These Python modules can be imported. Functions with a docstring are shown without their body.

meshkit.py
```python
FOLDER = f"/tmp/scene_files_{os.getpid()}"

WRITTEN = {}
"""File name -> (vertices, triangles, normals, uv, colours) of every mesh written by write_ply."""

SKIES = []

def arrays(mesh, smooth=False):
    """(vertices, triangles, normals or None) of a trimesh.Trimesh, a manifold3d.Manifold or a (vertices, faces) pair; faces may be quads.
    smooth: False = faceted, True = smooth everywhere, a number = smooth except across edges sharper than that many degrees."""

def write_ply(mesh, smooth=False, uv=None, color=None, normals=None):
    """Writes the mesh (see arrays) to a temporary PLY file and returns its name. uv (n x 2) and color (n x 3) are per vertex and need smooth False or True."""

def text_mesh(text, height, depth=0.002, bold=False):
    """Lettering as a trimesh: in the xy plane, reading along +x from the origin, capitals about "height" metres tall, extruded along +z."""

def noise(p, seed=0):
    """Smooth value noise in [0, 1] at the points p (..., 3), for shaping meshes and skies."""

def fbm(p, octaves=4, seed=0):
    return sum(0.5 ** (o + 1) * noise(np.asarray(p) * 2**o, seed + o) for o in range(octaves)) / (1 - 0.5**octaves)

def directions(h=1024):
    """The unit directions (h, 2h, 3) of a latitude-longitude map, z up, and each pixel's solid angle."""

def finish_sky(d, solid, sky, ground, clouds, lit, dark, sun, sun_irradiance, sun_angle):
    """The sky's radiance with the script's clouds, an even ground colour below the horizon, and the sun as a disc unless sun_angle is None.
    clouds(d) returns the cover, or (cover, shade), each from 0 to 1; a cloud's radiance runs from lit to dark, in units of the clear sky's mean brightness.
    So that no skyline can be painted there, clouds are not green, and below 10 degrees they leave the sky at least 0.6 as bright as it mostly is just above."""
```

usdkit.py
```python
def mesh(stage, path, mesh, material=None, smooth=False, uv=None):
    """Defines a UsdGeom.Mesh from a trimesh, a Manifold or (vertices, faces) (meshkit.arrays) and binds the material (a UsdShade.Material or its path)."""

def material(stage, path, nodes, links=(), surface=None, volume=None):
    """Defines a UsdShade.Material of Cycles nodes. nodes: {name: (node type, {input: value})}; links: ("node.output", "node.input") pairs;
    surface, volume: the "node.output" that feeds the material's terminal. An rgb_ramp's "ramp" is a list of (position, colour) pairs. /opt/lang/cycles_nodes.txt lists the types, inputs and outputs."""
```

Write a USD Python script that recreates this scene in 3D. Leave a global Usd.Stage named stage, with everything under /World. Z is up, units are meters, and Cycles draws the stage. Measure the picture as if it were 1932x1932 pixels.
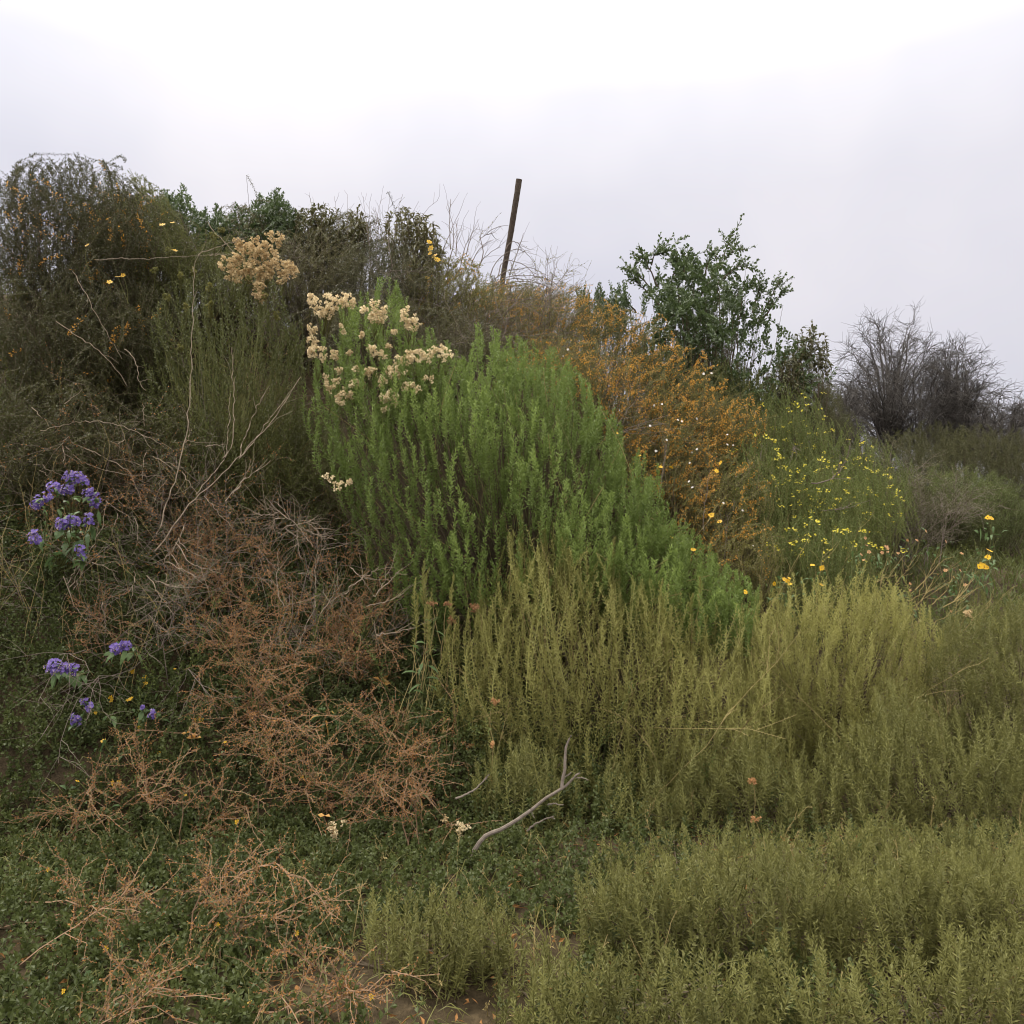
import math
import numpy as np
import shapely
from scipy.interpolate import RBFInterpolator
import usdkit
import meshkit
from pxr import Usd, UsdGeom, UsdLux, UsdShade, Gf, Sdf, Vt

stage = Usd.Stage.CreateInMemory()
UsdGeom.SetStageUpAxis(stage, 'Z')
UsdGeom.SetStageMetersPerUnit(stage, 1.0)
UsdGeom.Xform.Define(stage, '/World')
UsdGeom.Scope.Define(stage, '/World/Looks')

# ---------------------------------------------------------------- camera, sky, sun, exposure
F = 1510.0                 # focal length in units of the 1932-unit picture width
EYE = np.array([0.0, 0.0, 1.5])
EXPOSURE = 1.42
SKY_STRENGTH = 0.1
SUN_ELEVATION, SUN_AZIMUTH = math.radians(58), math.atan2(-0.55, 0.25)   # azimuth = atan2(x, y)
cam = UsdGeom.Camera.Define(stage, '/World/camera')
cam.CreateFocalLengthAttr(30.0)
cam.CreateHorizontalApertureAttr(30.0 * 1932 / F)
cam.CreateVerticalApertureAttr(30.0 * 1932 / F)
cam.CreateClippingRangeAttr(Gf.Vec2f(0.05, 2000))
cam.CreateExposureAttr(EXPOSURE)
cam.AddTranslateOp().Set(Gf.Vec3d(*EYE))
cam.AddRotateXOp().Set(90.0)

sky = UsdLux.DomeLight.Define(stage, '/World/sky')
sky.GetPrim().SetCustomDataByKey('kind', 'structure')
sky.GetPrim().SetCustomDataByKey('label', 'pale even overcast sky')
sky_mat = usdkit.material(stage, '/World/Looks/overcast_sky', {
    'tc': ('texture_coordinate', {}),
    'sep': ('separate_xyz', {}),
    'up': ('map_range', {'from_min': 0.0, 'from_max': 1.0, 'to_min': 0.0, 'to_max': 1.0, 'clamp': True}),
    'ramp': ('rgb_ramp', {'ramp': [(0.0, (0.196, 0.193, 0.211)), (0.15, (0.208, 0.204, 0.221)), (0.26, (0.223, 0.217, 0.233)), (0.36, (0.243, 0.236, 0.250)), (0.46, (0.292, 0.284, 0.296)), (0.58, (0.47, 0.458, 0.458)), (0.72, (0.78, 0.745, 0.69)), (0.86, (0.95, 0.90, 0.815)), (1.0, (1.02, 0.96, 0.86))]}),
    'n': ('noise_texture', {'scale': 2.3, 'detail': 4.0, 'roughness': 0.5}),
    'nr': ('rgb_ramp', {'ramp': [(0.32, (0.83, 0.85, 0.90)), (0.64, (1.03, 1.02, 1.01))]}),
    'mul': ('mix_color', {'blend_type': 'multiply', 'fac': 1.0, 'use_clamp': False}),
    'gain': ('vector_math', {'math_type': 'scale', 'scale': 13.5}),
    'sky': ('sky_texture', {'sky_type': 'single_scattering', 'sun_disc': False, 'sun_elevation': SUN_ELEVATION, 'sun_rotation': SUN_AZIMUTH, 'aerosol_density': 3.0}),
    'mix': ('mix_color', {'blend_type': 'mix', 'fac': 0.97, 'use_clamp': False}),
    'bg': ('background_shader', {'strength': SKY_STRENGTH}),
}, [('tc.generated', 'sep.vector'), ('sep.z', 'up.value'), ('up.result', 'ramp.fac'), ('tc.generated', 'n.vector'), ('n.fac', 'nr.fac'),
    ('ramp.color', 'mul.a'), ('nr.color', 'mul.b'), ('mul.result', 'gain.vector1'), ('sky.color', 'mix.a'), ('gain.vector', 'mix.b'), ('mix.result', 'bg.color')],
    surface='bg.background')
UsdShade.MaterialBindingAPI.Apply(sky.GetPrim()).Bind(sky_mat)

sun = UsdLux.DistantLight.Define(stage, '/World/sun')
sun.CreateNormalizeAttr(True)
sun.CreateIntensityAttr(0.4)
sun.CreateAngleAttr(25.0)
sun.CreateColorAttr(Gf.Vec3f(1.0, 0.96, 0.9))
sd = np.array([math.sin(SUN_AZIMUTH) * math.cos(SUN_ELEVATION), math.cos(SUN_AZIMUTH) * math.cos(SUN_ELEVATION), math.sin(SUN_ELEVATION)])
sun.AddRotateXYZOp().Set(Gf.Vec3f(math.degrees(math.acos(sd[2])), 0, math.degrees(math.atan2(sd[0], -sd[1]))))


# ---------------------------------------------------------------- helpers: points, names
def P(u, v, Y):
    """The point at distance Y ahead of the camera seen at (u, v) of a 1932-wide picture."""
    u, v, Y = np.broadcast_arrays(np.asarray(u, float), np.asarray(v, float), np.asarray(Y, float))
    return np.stack([(u - 966) / F * Y, Y, EYE[2] - (v - 966) / F * Y], -1)


def unit(a):
    return a / np.maximum(np.linalg.norm(a, axis=-1, keepdims=True), 1e-9)


USED = {}


def numbered(parent, name):
    n = USED.get((parent, name), -1) + 1
    USED[(parent, name)] = n
    return f'{parent}/{name}' + (f'_{n:03d}' if n else '')


class Thing:
    """An Xform at the thing's base; its children are its parts."""
    def __init__(self, name, label, cat, base, group=None):
        self.path = numbered('/World', name)
        self.base = np.asarray(base, float)
        x = UsdGeom.Xform.Define(stage, self.path)
        x.AddTranslateOp().Set(Gf.Vec3d(*map(float, self.base)))
        self.prim = x.GetPrim()
        self.prim.SetCustomDataByKey('label', label)
        self.prim.SetCustomDataByKey('category', cat)
        if group:
            self.prim.SetCustomDataByKey('group', group)

    def part(self, name, mesh, m, label=None, kind=None, parent=None):
        v, f = mesh
        if len(f) == 0:
            return None
        path = numbered(parent or self.path, name)
        g = usdkit.mesh(stage, path, (v - self.base, f), m)
        if label:
            g.GetPrim().SetCustomDataByKey('label', label)
        if kind:
            g.GetPrim().SetCustomDataByKey('kind', kind)
        return path


def structure(name, mesh, m, label, smooth=True, kind='structure'):
    g = usdkit.mesh(stage, numbered('/World', name), mesh, m, smooth=smooth)
    g.GetPrim().SetCustomDataByKey('kind', kind)
    g.GetPrim().SetCustomDataByKey('label', label)
    return g


def copy_of(src, name, label, loc, rz, scale, cat, group):
    """A copy of a thing under the next number."""
    path = numbered('/World', name)
    x = UsdGeom.Xform.Define(stage, path)
    p = x.GetPrim()
    p.GetReferences().AddInternalReference(src.path)
    x.ClearXformOpOrder()
    x.AddTranslateOp().Set(Gf.Vec3d(*map(float, loc)))
    x.AddRotateZOp().Set(float(rz))
    x.AddScaleOp().Set(Gf.Vec3f(scale, scale, scale))
    p.SetInstanceable(True)
    for k, t in (('label', label), ('category', cat), ('group', group)):
        p.SetCustomDataByKey(k, t)
    return path


# ---------------------------------------------------------------- helpers: shapes
def join(*ms):
    ms = [m for m in ms if m is not None and len(m[1])]
    if not ms:
        return np.zeros((0, 3)), np.zeros((0, 3), int)
    at = np.cumsum([0] + [len(m[0]) for m in ms])
    return np.vstack([m[0] for m in ms]), np.vstack([m[1] + a for m, a in zip(ms, at)])


def tubes(paths, r0, r1, sides=3):
    """Tapered tubes along paths (n, K, 3); r0, r1: radius at the start and the end (numbers or n)."""
    paths = np.asarray(paths, float)
    n, K = paths.shape[:2]
    if n == 0:
        return np.zeros((0, 3)), np.zeros((0, 3), int)
    t = unit(np.gradient(paths, axis=1))
    ref = np.where(np.abs(t[..., 2:3]) > 0.9, np.array([1.0, 0, 0]), np.array([0, 0, 1.0]))
    a = unit(np.cross(t, ref))
    b = np.cross(t, a)
    s = np.linspace(0, 1, K)[None, :]
    r = np.broadcast_to(np.asarray(r0, float).reshape(-1, 1), (n, 1)) * (1 - s) + np.broadcast_to(np.asarray(r1, float).reshape(-1, 1), (n, 1)) * s
    ang = np.arange(sides) / sides * 2 * np.pi
    ring = paths[:, :, None] + r[..., None, None] * (np.cos(ang)[:, None] * a[:, :, None] + np.sin(ang)[:, None] * b[:, :, None])
    v = ring.reshape(-1, 3)
    k, j = np.meshgrid(np.arange(K - 1), np.arange(sides), indexing='ij')
    q = np.stack([k * sides + j, k * sides + (j + 1) % sides, (k + 1) * sides + (j + 1) % sides, (k + 1) * sides + j], -1).reshape(-1, 4)
    tri = np.vstack([q[:, [0, 1, 2]], q[:, [0, 2, 3]]])
    f = (tri[None] + (np.arange(n) * K * sides)[:, None, None]).reshape(-1, 3)
    return v, f


def leaf_arrays(pos, d, length, width, rng, fold=0.25, droop=0.0, wide_at=0.45):
    """Vertices (..., 4, 3) of folded kite-shaped leaves at pos along d."""
    d = unit(d)
    side = unit(np.cross(d, rng.normal(size=d.shape) + np.array([0, 0, 0.6])))
    nrm = np.cross(side, d)
    L = np.broadcast_to(np.asarray(length, float), d.shape[:-1])[..., None]
    W = np.broadcast_to(np.asarray(width, float), d.shape[:-1])[..., None]
    mid = pos + d * L * wide_at
    tip = pos + d * L - np.array([0, 0, 1.0]) * L * droop
    return np.stack([pos, mid + side * W / 2 + nrm * W * fold, tip, mid - side * W / 2 + nrm * W * fold], -2)


def kites(verts):
    v = verts.reshape(-1, 3)
    n = len(v) // 4
    f = (np.array([[0, 1, 2], [0, 2, 3]])[None] + (np.arange(n) * 4)[:, None, None]).reshape(-1, 3)
    return v, f


def long_leaves(pos, d, length, width, rng, droop=0.35, fold=0.2):
    """Longer bent leaves: six vertices, four triangles."""
    d = unit(d)
    side = unit(np.cross(d, np.array([0, 0, 1.0]) + 0.35 * rng.normal(size=d.shape)))
    nrm = np.cross(side, d)
    L = np.broadcast_to(np.asarray(length, float), d.shape[:-1])[..., None]
    W = np.broadcast_to(np.asarray(width, float), d.shape[:-1])[..., None]
    dn = np.array([0, 0, -1.0])
    m1 = pos + d * L * 0.35
    m2 = pos + d * L * 0.7 + dn * L * droop * 0.35
    tip = pos + d * L * 0.95 + dn * L * droop
    v = np.stack([pos, m1 + side * W / 2 + nrm * W * fold, m1 - side * W / 2 + nrm * W * fold, m2 + side * W * 0.38 + nrm * W * fold, m2 - side * W * 0.38 + nrm * W * fold, tip], -2).reshape(-1, 3)
    f = np.array([[0, 1, 2], [1, 3, 4], [1, 4, 2], [3, 5, 4]])
    n = len(v) // 6
    return v, (f[None] + (np.arange(n) * 6)[:, None, None]).reshape(-1, 3)


def grow(start, d, length, rng, K=6, wobble=0.25, gravity=0.0, up=0.0):
    """Wandering paths (n, K, 3)."""
    start, d = np.asarray(start, float), unit(np.asarray(d, float))
    n = len(start)
    step = (np.broadcast_to(np.asarray(length, float), (n,)) / (K - 1))[:, None]
    out = [start]
    for _ in range(K - 1):
        d = unit(d + wobble * rng.normal(size=(n, 3)) + np.array([0, 0, up - gravity]))
        out.append(out[-1] + d * step)
    return np.stack(out, 1)


def along(paths, s):
    """Points and directions at s in [0, 1] (m values or an n x m array) of paths (n, K, 3)."""
    n, K = paths.shape[:2]
    s = np.broadcast_to(np.asarray(s, float), (n, np.shape(s)[-1]))
    x = np.clip(s, 0, 0.9999) * (K - 1)
    i = x.astype(int)
    t = (x - i)[..., None]
    r = np.arange(n)[:, None]
    a, b = paths[r, i], paths[r, i + 1]
    return a * (1 - t) + b * t, unit(b - a)


def spawn(paths, per, rng, s0=0.25, s1=1.0, angle=0.8, up=0.15):
    """Starts and directions of per side twigs on each path."""
    n = len(paths)
    p, d = along(paths, rng.uniform(s0, s1, (n, per)))
    side = unit(np.cross(d, rng.normal(size=d.shape)))
    a = angle * rng.uniform(0.6, 1.3, (n, per, 1))
    nd = unit(d * np.cos(a) + side * np.sin(a) + np.array([0, 0, up]))
    return p.reshape(-1, 3), nd.reshape(-1, 3)


def poly_path(pts, Y, K=14, rng=None, jitter=0.0):
    """A smooth path through picture points at the distances Y."""
    pts = np.asarray(pts, float)
    q = P(pts[:, 0], pts[:, 1], Y)
    L = np.r_[0, np.cumsum(np.linalg.norm(np.diff(q, axis=0), axis=1))]
    from scipy.interpolate import PchipInterpolator
    out = PchipInterpolator(L, q)(np.linspace(0, L[-1], K))
    if rng is not None and jitter:
        out = out + jitter * rng.normal(size=out.shape)
    return out[None]


def ellipse(u, v, a, b, n=24, rng=None, rough=0.0, tilt=0.0):
    t = np.arange(n) / n * 2 * np.pi
    r = 1 + (rough * rng.normal(size=n) if rng is not None else 0)
    x, y = a * r * np.cos(t), b * r * np.sin(t)
    return np.stack([u + x * math.cos(tilt) - y * math.sin(tilt), v + x * math.sin(tilt) + y * math.cos(tilt)], 1)


def fill(poly, Y, T, n, rng, lean=0.0, front=0.65, shell=0.5):
    """n points in a rounded body of half-thickness T whose outline from the front is poly; lean: metres back per unit of height in the picture."""
    pg = shapely.Polygon(poly).buffer(0)
    x0, y0, x1, y1 = pg.bounds
    pts = np.zeros((0, 2))
    while len(pts) < n:
        c = rng.uniform((x0, y0), (x1, y1), (4 * n + 50, 2))
        pts = np.vstack([pts, c[shapely.contains_xy(pg, c[:, 0], c[:, 1])]])
    pts = pts[:n]
    dist = shapely.distance(shapely.points(pts), pg.boundary)
    dm = dist.max() * 0.85
    half = T * np.sqrt(np.clip(1 - (1 - np.minimum(dist / dm, 1)) ** 2, 0, 1)) + 0.04
    side = np.where(rng.random(n) < front, -1, 1)
    depth = Y + side * half * rng.random(n) ** shell + lean * ((y0 + y1) / 2 - pts[:, 1])
    return P(pts[:, 0], pts[:, 1], depth)


def shoot_paths(tips, root, L, rng, up=0.8, radial=0.5, noise=0.12, K=6, bow=0.08, aim=(0, 0, 0)):
    """Leafy shoots that end at the tips, turned up and away from the root."""
    n = len(tips)
    rad = unit(tips - root)
    d = unit(np.array([0, 0, up]) + radial * rad + noise * rng.normal(size=(n, 3)) + np.asarray(aim, float))
    L = (L * rng.uniform(0.7, 1.25, n))[:, None]
    base = tips - d * L
    s = np.linspace(0, 1, K)[None, :, None]
    out = unit((rad - d) * np.array([1, 1, 0.2]) + 0.3 * rng.normal(size=(n, 3)))
    return base[:, None] + (d * L)[:, None] * s + (out * L * bow)[:, None] * (4 * s * (1 - s))


def stems_to(paths, root, rng, r0=0.005, r1=0.002, spread=0.12, K=6, keep=1.0, sag=0.12):
    """Stems from the root to where each shoot begins."""
    base = paths[:, 0]
    if keep < 1:
        base = base[rng.random(len(base)) < keep]
    n = len(base)
    start = root + rng.normal(size=(n, 3)) * np.array([spread, spread, 0.02])
    ctrl = start * 0.45 + base * 0.55 + (base - start) * np.array([0.22, 0.22, -sag]) + 0.03 * rng.normal(size=(n, 3))
    s = np.linspace(0, 1, K)[None, :, None]
    return tubes((1 - s) ** 2 * start[:, None] + 2 * s * (1 - s) * ctrl[:, None] + s ** 2 * base[:, None], r0, r1)


def leafy(paths, M, length, width, rng, a0=1.0, a1=0.35, s0=0.05, taper=0.45, fold=0.25, droop=0.0, wide_at=0.45, lenvar=0.25):
    """Leaf vertices (n, M, 4, 3) spiralling up each path."""
    n = len(paths)
    s = np.linspace(s0, 1, M)[None] + rng.uniform(-0.5, 0.5, (n, M)) * (1 - s0) / M
    s = np.clip(s, 0, 1)
    p, d = along(paths, s)
    ref = unit(np.cross(d, np.array([0.3, 0.2, 0.05]) + 0 * d + 1e-3))
    bi = np.cross(d, ref)
    phi = np.arange(M)[None] * 2.39996 + rng.uniform(0, 6.28, (n, 1)) + 0.4 * rng.normal(size=(n, M))
    out = np.cos(phi)[..., None] * ref + np.sin(phi)[..., None] * bi
    a = (a0 + (a1 - a0) * s)[..., None] * rng.uniform(0.75, 1.25, (n, M, 1))
    L = length * (1 - taper * s ** 3) * rng.uniform(1 - lenvar, 1 + lenvar, (n, M))
    return leaf_arrays(p, d * np.cos(a) + out * np.sin(a), L, width * rng.uniform(0.8, 1.2, (n, M)), rng, fold, droop, wide_at)


def tufts(centres, radius, per, rng, width=0.35, up=0.2):
    """Fuzzy little heads: kites that radiate from each centre."""
    n = len(centres)
    d = unit(rng.normal(size=(n, per, 3)) + np.array([0, 0, up]))
    r = np.broadcast_to(np.asarray(radius, float).reshape(-1, 1), (n, 1)) * rng.uniform(0.7, 1.2, (n, per))
    p = np.broadcast_to(centres[:, None], d.shape) + d * r[..., None] * 0.15
    return kites(leaf_arrays(p, d, r, r * width * 2, rng, fold=0.15, wide_at=0.75))


def daisies(centres, face, radius, rng, petals=8, width=0.5, cup=0.15):
    """Open flowers: a ring of petals round each centre, facing face."""
    n = len(centres)
    face = unit(face)
    a = unit(np.cross(face, rng.normal(size=(n, 3))))
    b = np.cross(face, a)
    t = (np.arange(petals) / petals * 2 * np.pi)[None, :, None]
    d = np.cos(t) * a[:, None] + np.sin(t) * b[:, None]
    r = np.broadcast_to(np.asarray(radius, float).reshape(-1, 1, 1), (n, 1, 1)) * rng.uniform(0.85, 1.15, (n, petals, 1))
    tang = np.cross(np.broadcast_to(face[:, None], d.shape), d)
    c = np.broadcast_to(centres[:, None], d.shape)
    up = face[:, None] * cup * r
    v = np.stack([c, c + d * r * 0.65 + tang * r * width / 2 + up * 0.6, c + d * r + up, c + d * r * 0.65 - tang * r * width / 2 + up * 0.6], -2)
    return kites(v)


# ---------------------------------------------------------------- materials
def leaf_mat(name, dark, mid, light, translucent=0.25, rough=0.55, spec=0.3, scale=3.0):
    """Foliage: the tone varies from leaf to leaf, from shoot to shoot and in patches."""
    c = lambda k: tuple(np.asarray(k, float))
    return usdkit.material(stage, '/World/Looks/' + name, {
        'g': ('geometry', {}), 'o': ('object_info', {}),
        'n': ('noise_texture', {'scale': scale, 'detail': 3.0}),
        'a': ('math', {'math_type': 'multiply', 'value2': 0.55}),
        'b': ('math', {'math_type': 'multiply_add', 'value2': 0.2}),
        'c': ('math', {'math_type': 'multiply_add', 'value2': 0.35}),
        'r': ('rgb_ramp', {'ramp': [(0.12, c(dark)), (0.5, c(mid)), (0.9, c(light))]}),
        'p': ('principled_bsdf', {'roughness': rough, 'specular_ior_level': spec}),
        't': ('translucent_bsdf', {}),
        'm': ('mix_closure', {'fac': translucent}),
    }, [('g.random_per_island', 'a.value1'), ('o.random', 'b.value1'), ('a.value', 'b.value3'), ('g.position', 'n.vector'), ('n.fac', 'c.value1'), ('b.value', 'c.value3'),
        ('c.value', 'r.fac'), ('r.color', 'p.base_color'), ('r.color', 't.color'), ('p.BSDF', 'm.closure1'), ('t.BSDF', 'm.closure2')], surface='m.closure')


def bark_mat(name, dark, light, scale=60.0, rough=0.85):
    return usdkit.material(stage, '/World/Looks/' + name, {
        'g': ('geometry', {}),
        'n': ('noise_texture', {'scale': scale, 'detail': 4.0, 'roughness': 0.65}),
        'a': ('math', {'math_type': 'multiply', 'value2': 0.45}),
        'c': ('math', {'math_type': 'multiply_add', 'value2': 0.6}),
        'r': ('rgb_ramp', {'ramp': [(0.2, dark), (0.8, light)]}),
        'b': ('bump', {'strength': 0.5, 'distance': 0.004}),
        'p': ('principled_bsdf', {'roughness': rough, 'specular_ior_level': 0.2}),
    }, [('g.random_per_island', 'a.value1'), ('g.position', 'n.vector'), ('n.fac', 'c.value1'), ('a.value', 'c.value3'), ('c.value', 'r.fac'), ('r.color', 'p.base_color'),
        ('n.fac', 'b.height'), ('b.normal', 'p.normal')], surface='p.BSDF')


M_GREEN = leaf_mat('bright_green_leaf', (0.105, 0.148, 0.034), (0.250, 0.330, 0.083), (0.430, 0.495, 0.165), 0.4)
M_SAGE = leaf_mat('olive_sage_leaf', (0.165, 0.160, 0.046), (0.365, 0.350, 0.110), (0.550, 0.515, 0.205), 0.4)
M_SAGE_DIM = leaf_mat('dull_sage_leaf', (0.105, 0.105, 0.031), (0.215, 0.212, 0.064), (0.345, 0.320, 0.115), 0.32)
M_DULL = leaf_mat('dull_green_leaf', (0.062, 0.070, 0.020), (0.130, 0.138, 0.040), (0.225, 0.220, 0.072), 0.3)
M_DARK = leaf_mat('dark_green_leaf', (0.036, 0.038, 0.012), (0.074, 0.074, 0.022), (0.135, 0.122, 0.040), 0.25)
M_OAK = leaf_mat('oak_leaf', (0.040, 0.060, 0.021), (0.088, 0.124, 0.042), (0.160, 0.195, 0.074), 0.25, rough=0.4, spec=0.5)
M_SUMAC = leaf_mat('sumac_leaf', (0.055, 0.058, 0.025), (0.125, 0.115, 0.050), (0.210, 0.165, 0.075), 0.25, rough=0.45)
M_WEED = leaf_mat('weed_leaf', (0.060, 0.100, 0.038), (0.125, 0.185, 0.064), (0.215, 0.270, 0.100), 0.3)
M_MUSTARD = leaf_mat('mustard_leaf', (0.070, 0.092, 0.024), (0.160, 0.195, 0.050), (0.270, 0.290, 0.088), 0.35)
M_COVER = leaf_mat('ground_cover_leaf', (0.048, 0.062, 0.017), (0.115, 0.135, 0.037), (0.220, 0.215, 0.065), 0.3)
M_DEER = leaf_mat('deerweed_leaf', (0.092, 0.092, 0.026), (0.200, 0.185, 0.050), (0.320, 0.260, 0.075), 0.35)
M_ORANGE = leaf_mat('orange_flower', (0.42, 0.205, 0.036), (0.62, 0.340, 0.055), (0.74, 0.50, 0.10), 0.3)
M_RUST = leaf_mat('rusty_dry_leaf', (0.185, 0.092, 0.036), (0.430, 0.220, 0.080), (0.61, 0.38, 0.165), 0.25, rough=0.8, spec=0.1)
M_DRYTAN = leaf_mat('tan_dry_leaf', (0.17, 0.115, 0.050), (0.34, 0.245, 0.105), (0.50, 0.40, 0.20), 0.25, rough=0.8, spec=0.1)
M_CREAM = leaf_mat('cream_seed_head', (0.55, 0.44, 0.26), (0.79, 0.68, 0.46), (0.88, 0.82, 0.64), 0.25, rough=0.9, spec=0.05)
M_TAN = leaf_mat('tan_seed_head', (0.44, 0.33, 0.18), (0.67, 0.53, 0.31), (0.79, 0.67, 0.45), 0.25, rough=0.9, spec=0.05)
M_BROWNHEAD = leaf_mat('brown_seed_head', (0.20, 0.11, 0.055), (0.36, 0.21, 0.11), (0.52, 0.34, 0.19), 0.15, rough=0.9, spec=0.05)
M_PURPLE = leaf_mat('violet_petal', (0.10, 0.062, 0.23), (0.175, 0.120, 0.38), (0.30, 0.22, 0.52), 0.25)
M_YELLOW = leaf_mat('yellow_petal', (0.45, 0.26, 0.01), (0.66, 0.42, 0.018), (0.78, 0.56, 0.04), 0.2)
M_LEMON = leaf_mat('lemon_petal', (0.42, 0.36, 0.02), (0.60, 0.53, 0.045), (0.72, 0.66, 0.11), 0.2)
M_SALMON = leaf_mat('faded_salmon_petal', (0.34, 0.175, 0.075), (0.50, 0.29, 0.13), (0.62, 0.42, 0.21), 0.2)
M_WHITE = leaf_mat('white_petal', (0.52, 0.50, 0.46), (0.64, 0.62, 0.58), (0.74, 0.72, 0.68), 0.2)
M_DRYLEAF = leaf_mat('yellowed_leaf', (0.42, 0.22, 0.06), (0.60, 0.35, 0.11), (0.70, 0.46, 0.17), 0.25)
M_STRAW = bark_mat('straw_stem', (0.20, 0.155, 0.065), (0.40, 0.32, 0.14))
M_PALE = bark_mat('pale_dry_stem', (0.21, 0.165, 0.12), (0.46, 0.38, 0.29))
M_GREYTWIG = bark_mat('grey_twig', (0.115, 0.090, 0.074), (0.29, 0.235, 0.20))
M_BARETREE = bark_mat('bare_tree_bark', (0.048, 0.043, 0.038), (0.120, 0.106, 0.094))
M_STEM = bark_mat('green_stem', (0.095, 0.098, 0.034), (0.22, 0.21, 0.075))
M_BROWNSTEM = bark_mat('brown_stem', (0.060, 0.046, 0.030), (0.155, 0.118, 0.076))
M_RUSTSTEM = bark_mat('rusty_stem', (0.15, 0.092, 0.056), (0.35, 0.232, 0.142))
M_BRANCH = bark_mat('weathered_branch', (0.13, 0.105, 0.085), (0.31, 0.262, 0.22))
M_POLE = bark_mat('weathered_pole_wood', (0.050, 0.037, 0.028), (0.17, 0.135, 0.105), scale=34.0)
M_SOIL = usdkit.material(stage, '/World/Looks/leaf_litter_soil', {
    'g': ('geometry', {}), 'n': ('noise_texture', {'scale': 22.0, 'detail': 6.0, 'roughness': 0.7}), 'n2': ('noise_texture', {'scale': 2.1, 'detail': 3.0}),
    'r': ('rgb_ramp', {'ramp': [(0.25, (0.030, 0.022, 0.014)), (0.55, (0.070, 0.052, 0.031)), (0.8, (0.150, 0.110, 0.066))]}),
    'r2': ('rgb_ramp', {'ramp': [(0.3, (0.7, 0.7, 0.6)), (0.7, (1, 1, 1))]}),
    'm': ('mix_color', {'blend_type': 'multiply', 'fac': 1.0}),
    'b': ('bump', {'strength': 0.9, 'distance': 0.03}), 'p': ('principled_bsdf', {'roughness': 0.95, 'specular_ior_level': 0.1}),
}, [('g.position', 'n.vector'), ('g.position', 'n2.vector'), ('n.fac', 'r.fac'), ('n2.fac', 'r2.fac'), ('r.color', 'm.a'), ('r2.color', 'm.b'), ('m.result', 'p.base_color'), ('n.fac', 'b.height'), ('b.normal', 'p.normal')], surface='p.BSDF')

# ---------------------------------------------------------------- the ground
CONTROL = []
for u, rows in ((60, [(4.2, .62), (5, 1.35), (6, 2.2), (7.5, 3.3), (9, 3.9)]), (500, [(4.2, .38), (5, .9), (6, 1.7), (7.5, 2.9), (9, 3.6)]),
                (966, [(4.2, .15), (5, .45), (6, .9), (7.5, 1.9), (9, 3.0), (10.5, 3.3)]), (1300, [(4.2, .05), (6, .5), (7.5, .9), (9, 1.7), (11, 2.3)]),
                (1550, [(5, .1), (7, .4), (9, .8), (12, 1.25), (16, 1.5)]), (1850, [(5, .05), (8, .35), (12, .8), (18, 1.1), (25, 1.3)])):
    CONTROL += [((u - 966) / F * Y, Y, z) for Y, z in rows]
CONTROL += [(-6, 5.2, 1.9), (-7, 8, 3.9), (-6, 14, 3.7), (-8, 20, 2.6), (0, 16, 2.5), (6, 20, 1.5), (-10, 32, 1.0), (8, 34, 0.9), (20, 30, 0.9), (-14, 12, 3.4), (-14, 5, 2.0), (12, 8, 0.2), (25, 14, 0.6)]
CONTROL += [(x, 3.6, 0.0) for x in (-10, -5, -3, -1.5, 0, 1.5, 3, 5, 10)] + [(x, y, 0.0) for x in (-12, -4, 0, 4, 12) for y in (2.4, 0, -5)]
CONTROL = np.array(CONTROL)
_rbf = RBFInterpolator(CONTROL[:, :2], CONTROL[:, 2], kernel='linear', smoothing=0.02)


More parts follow.
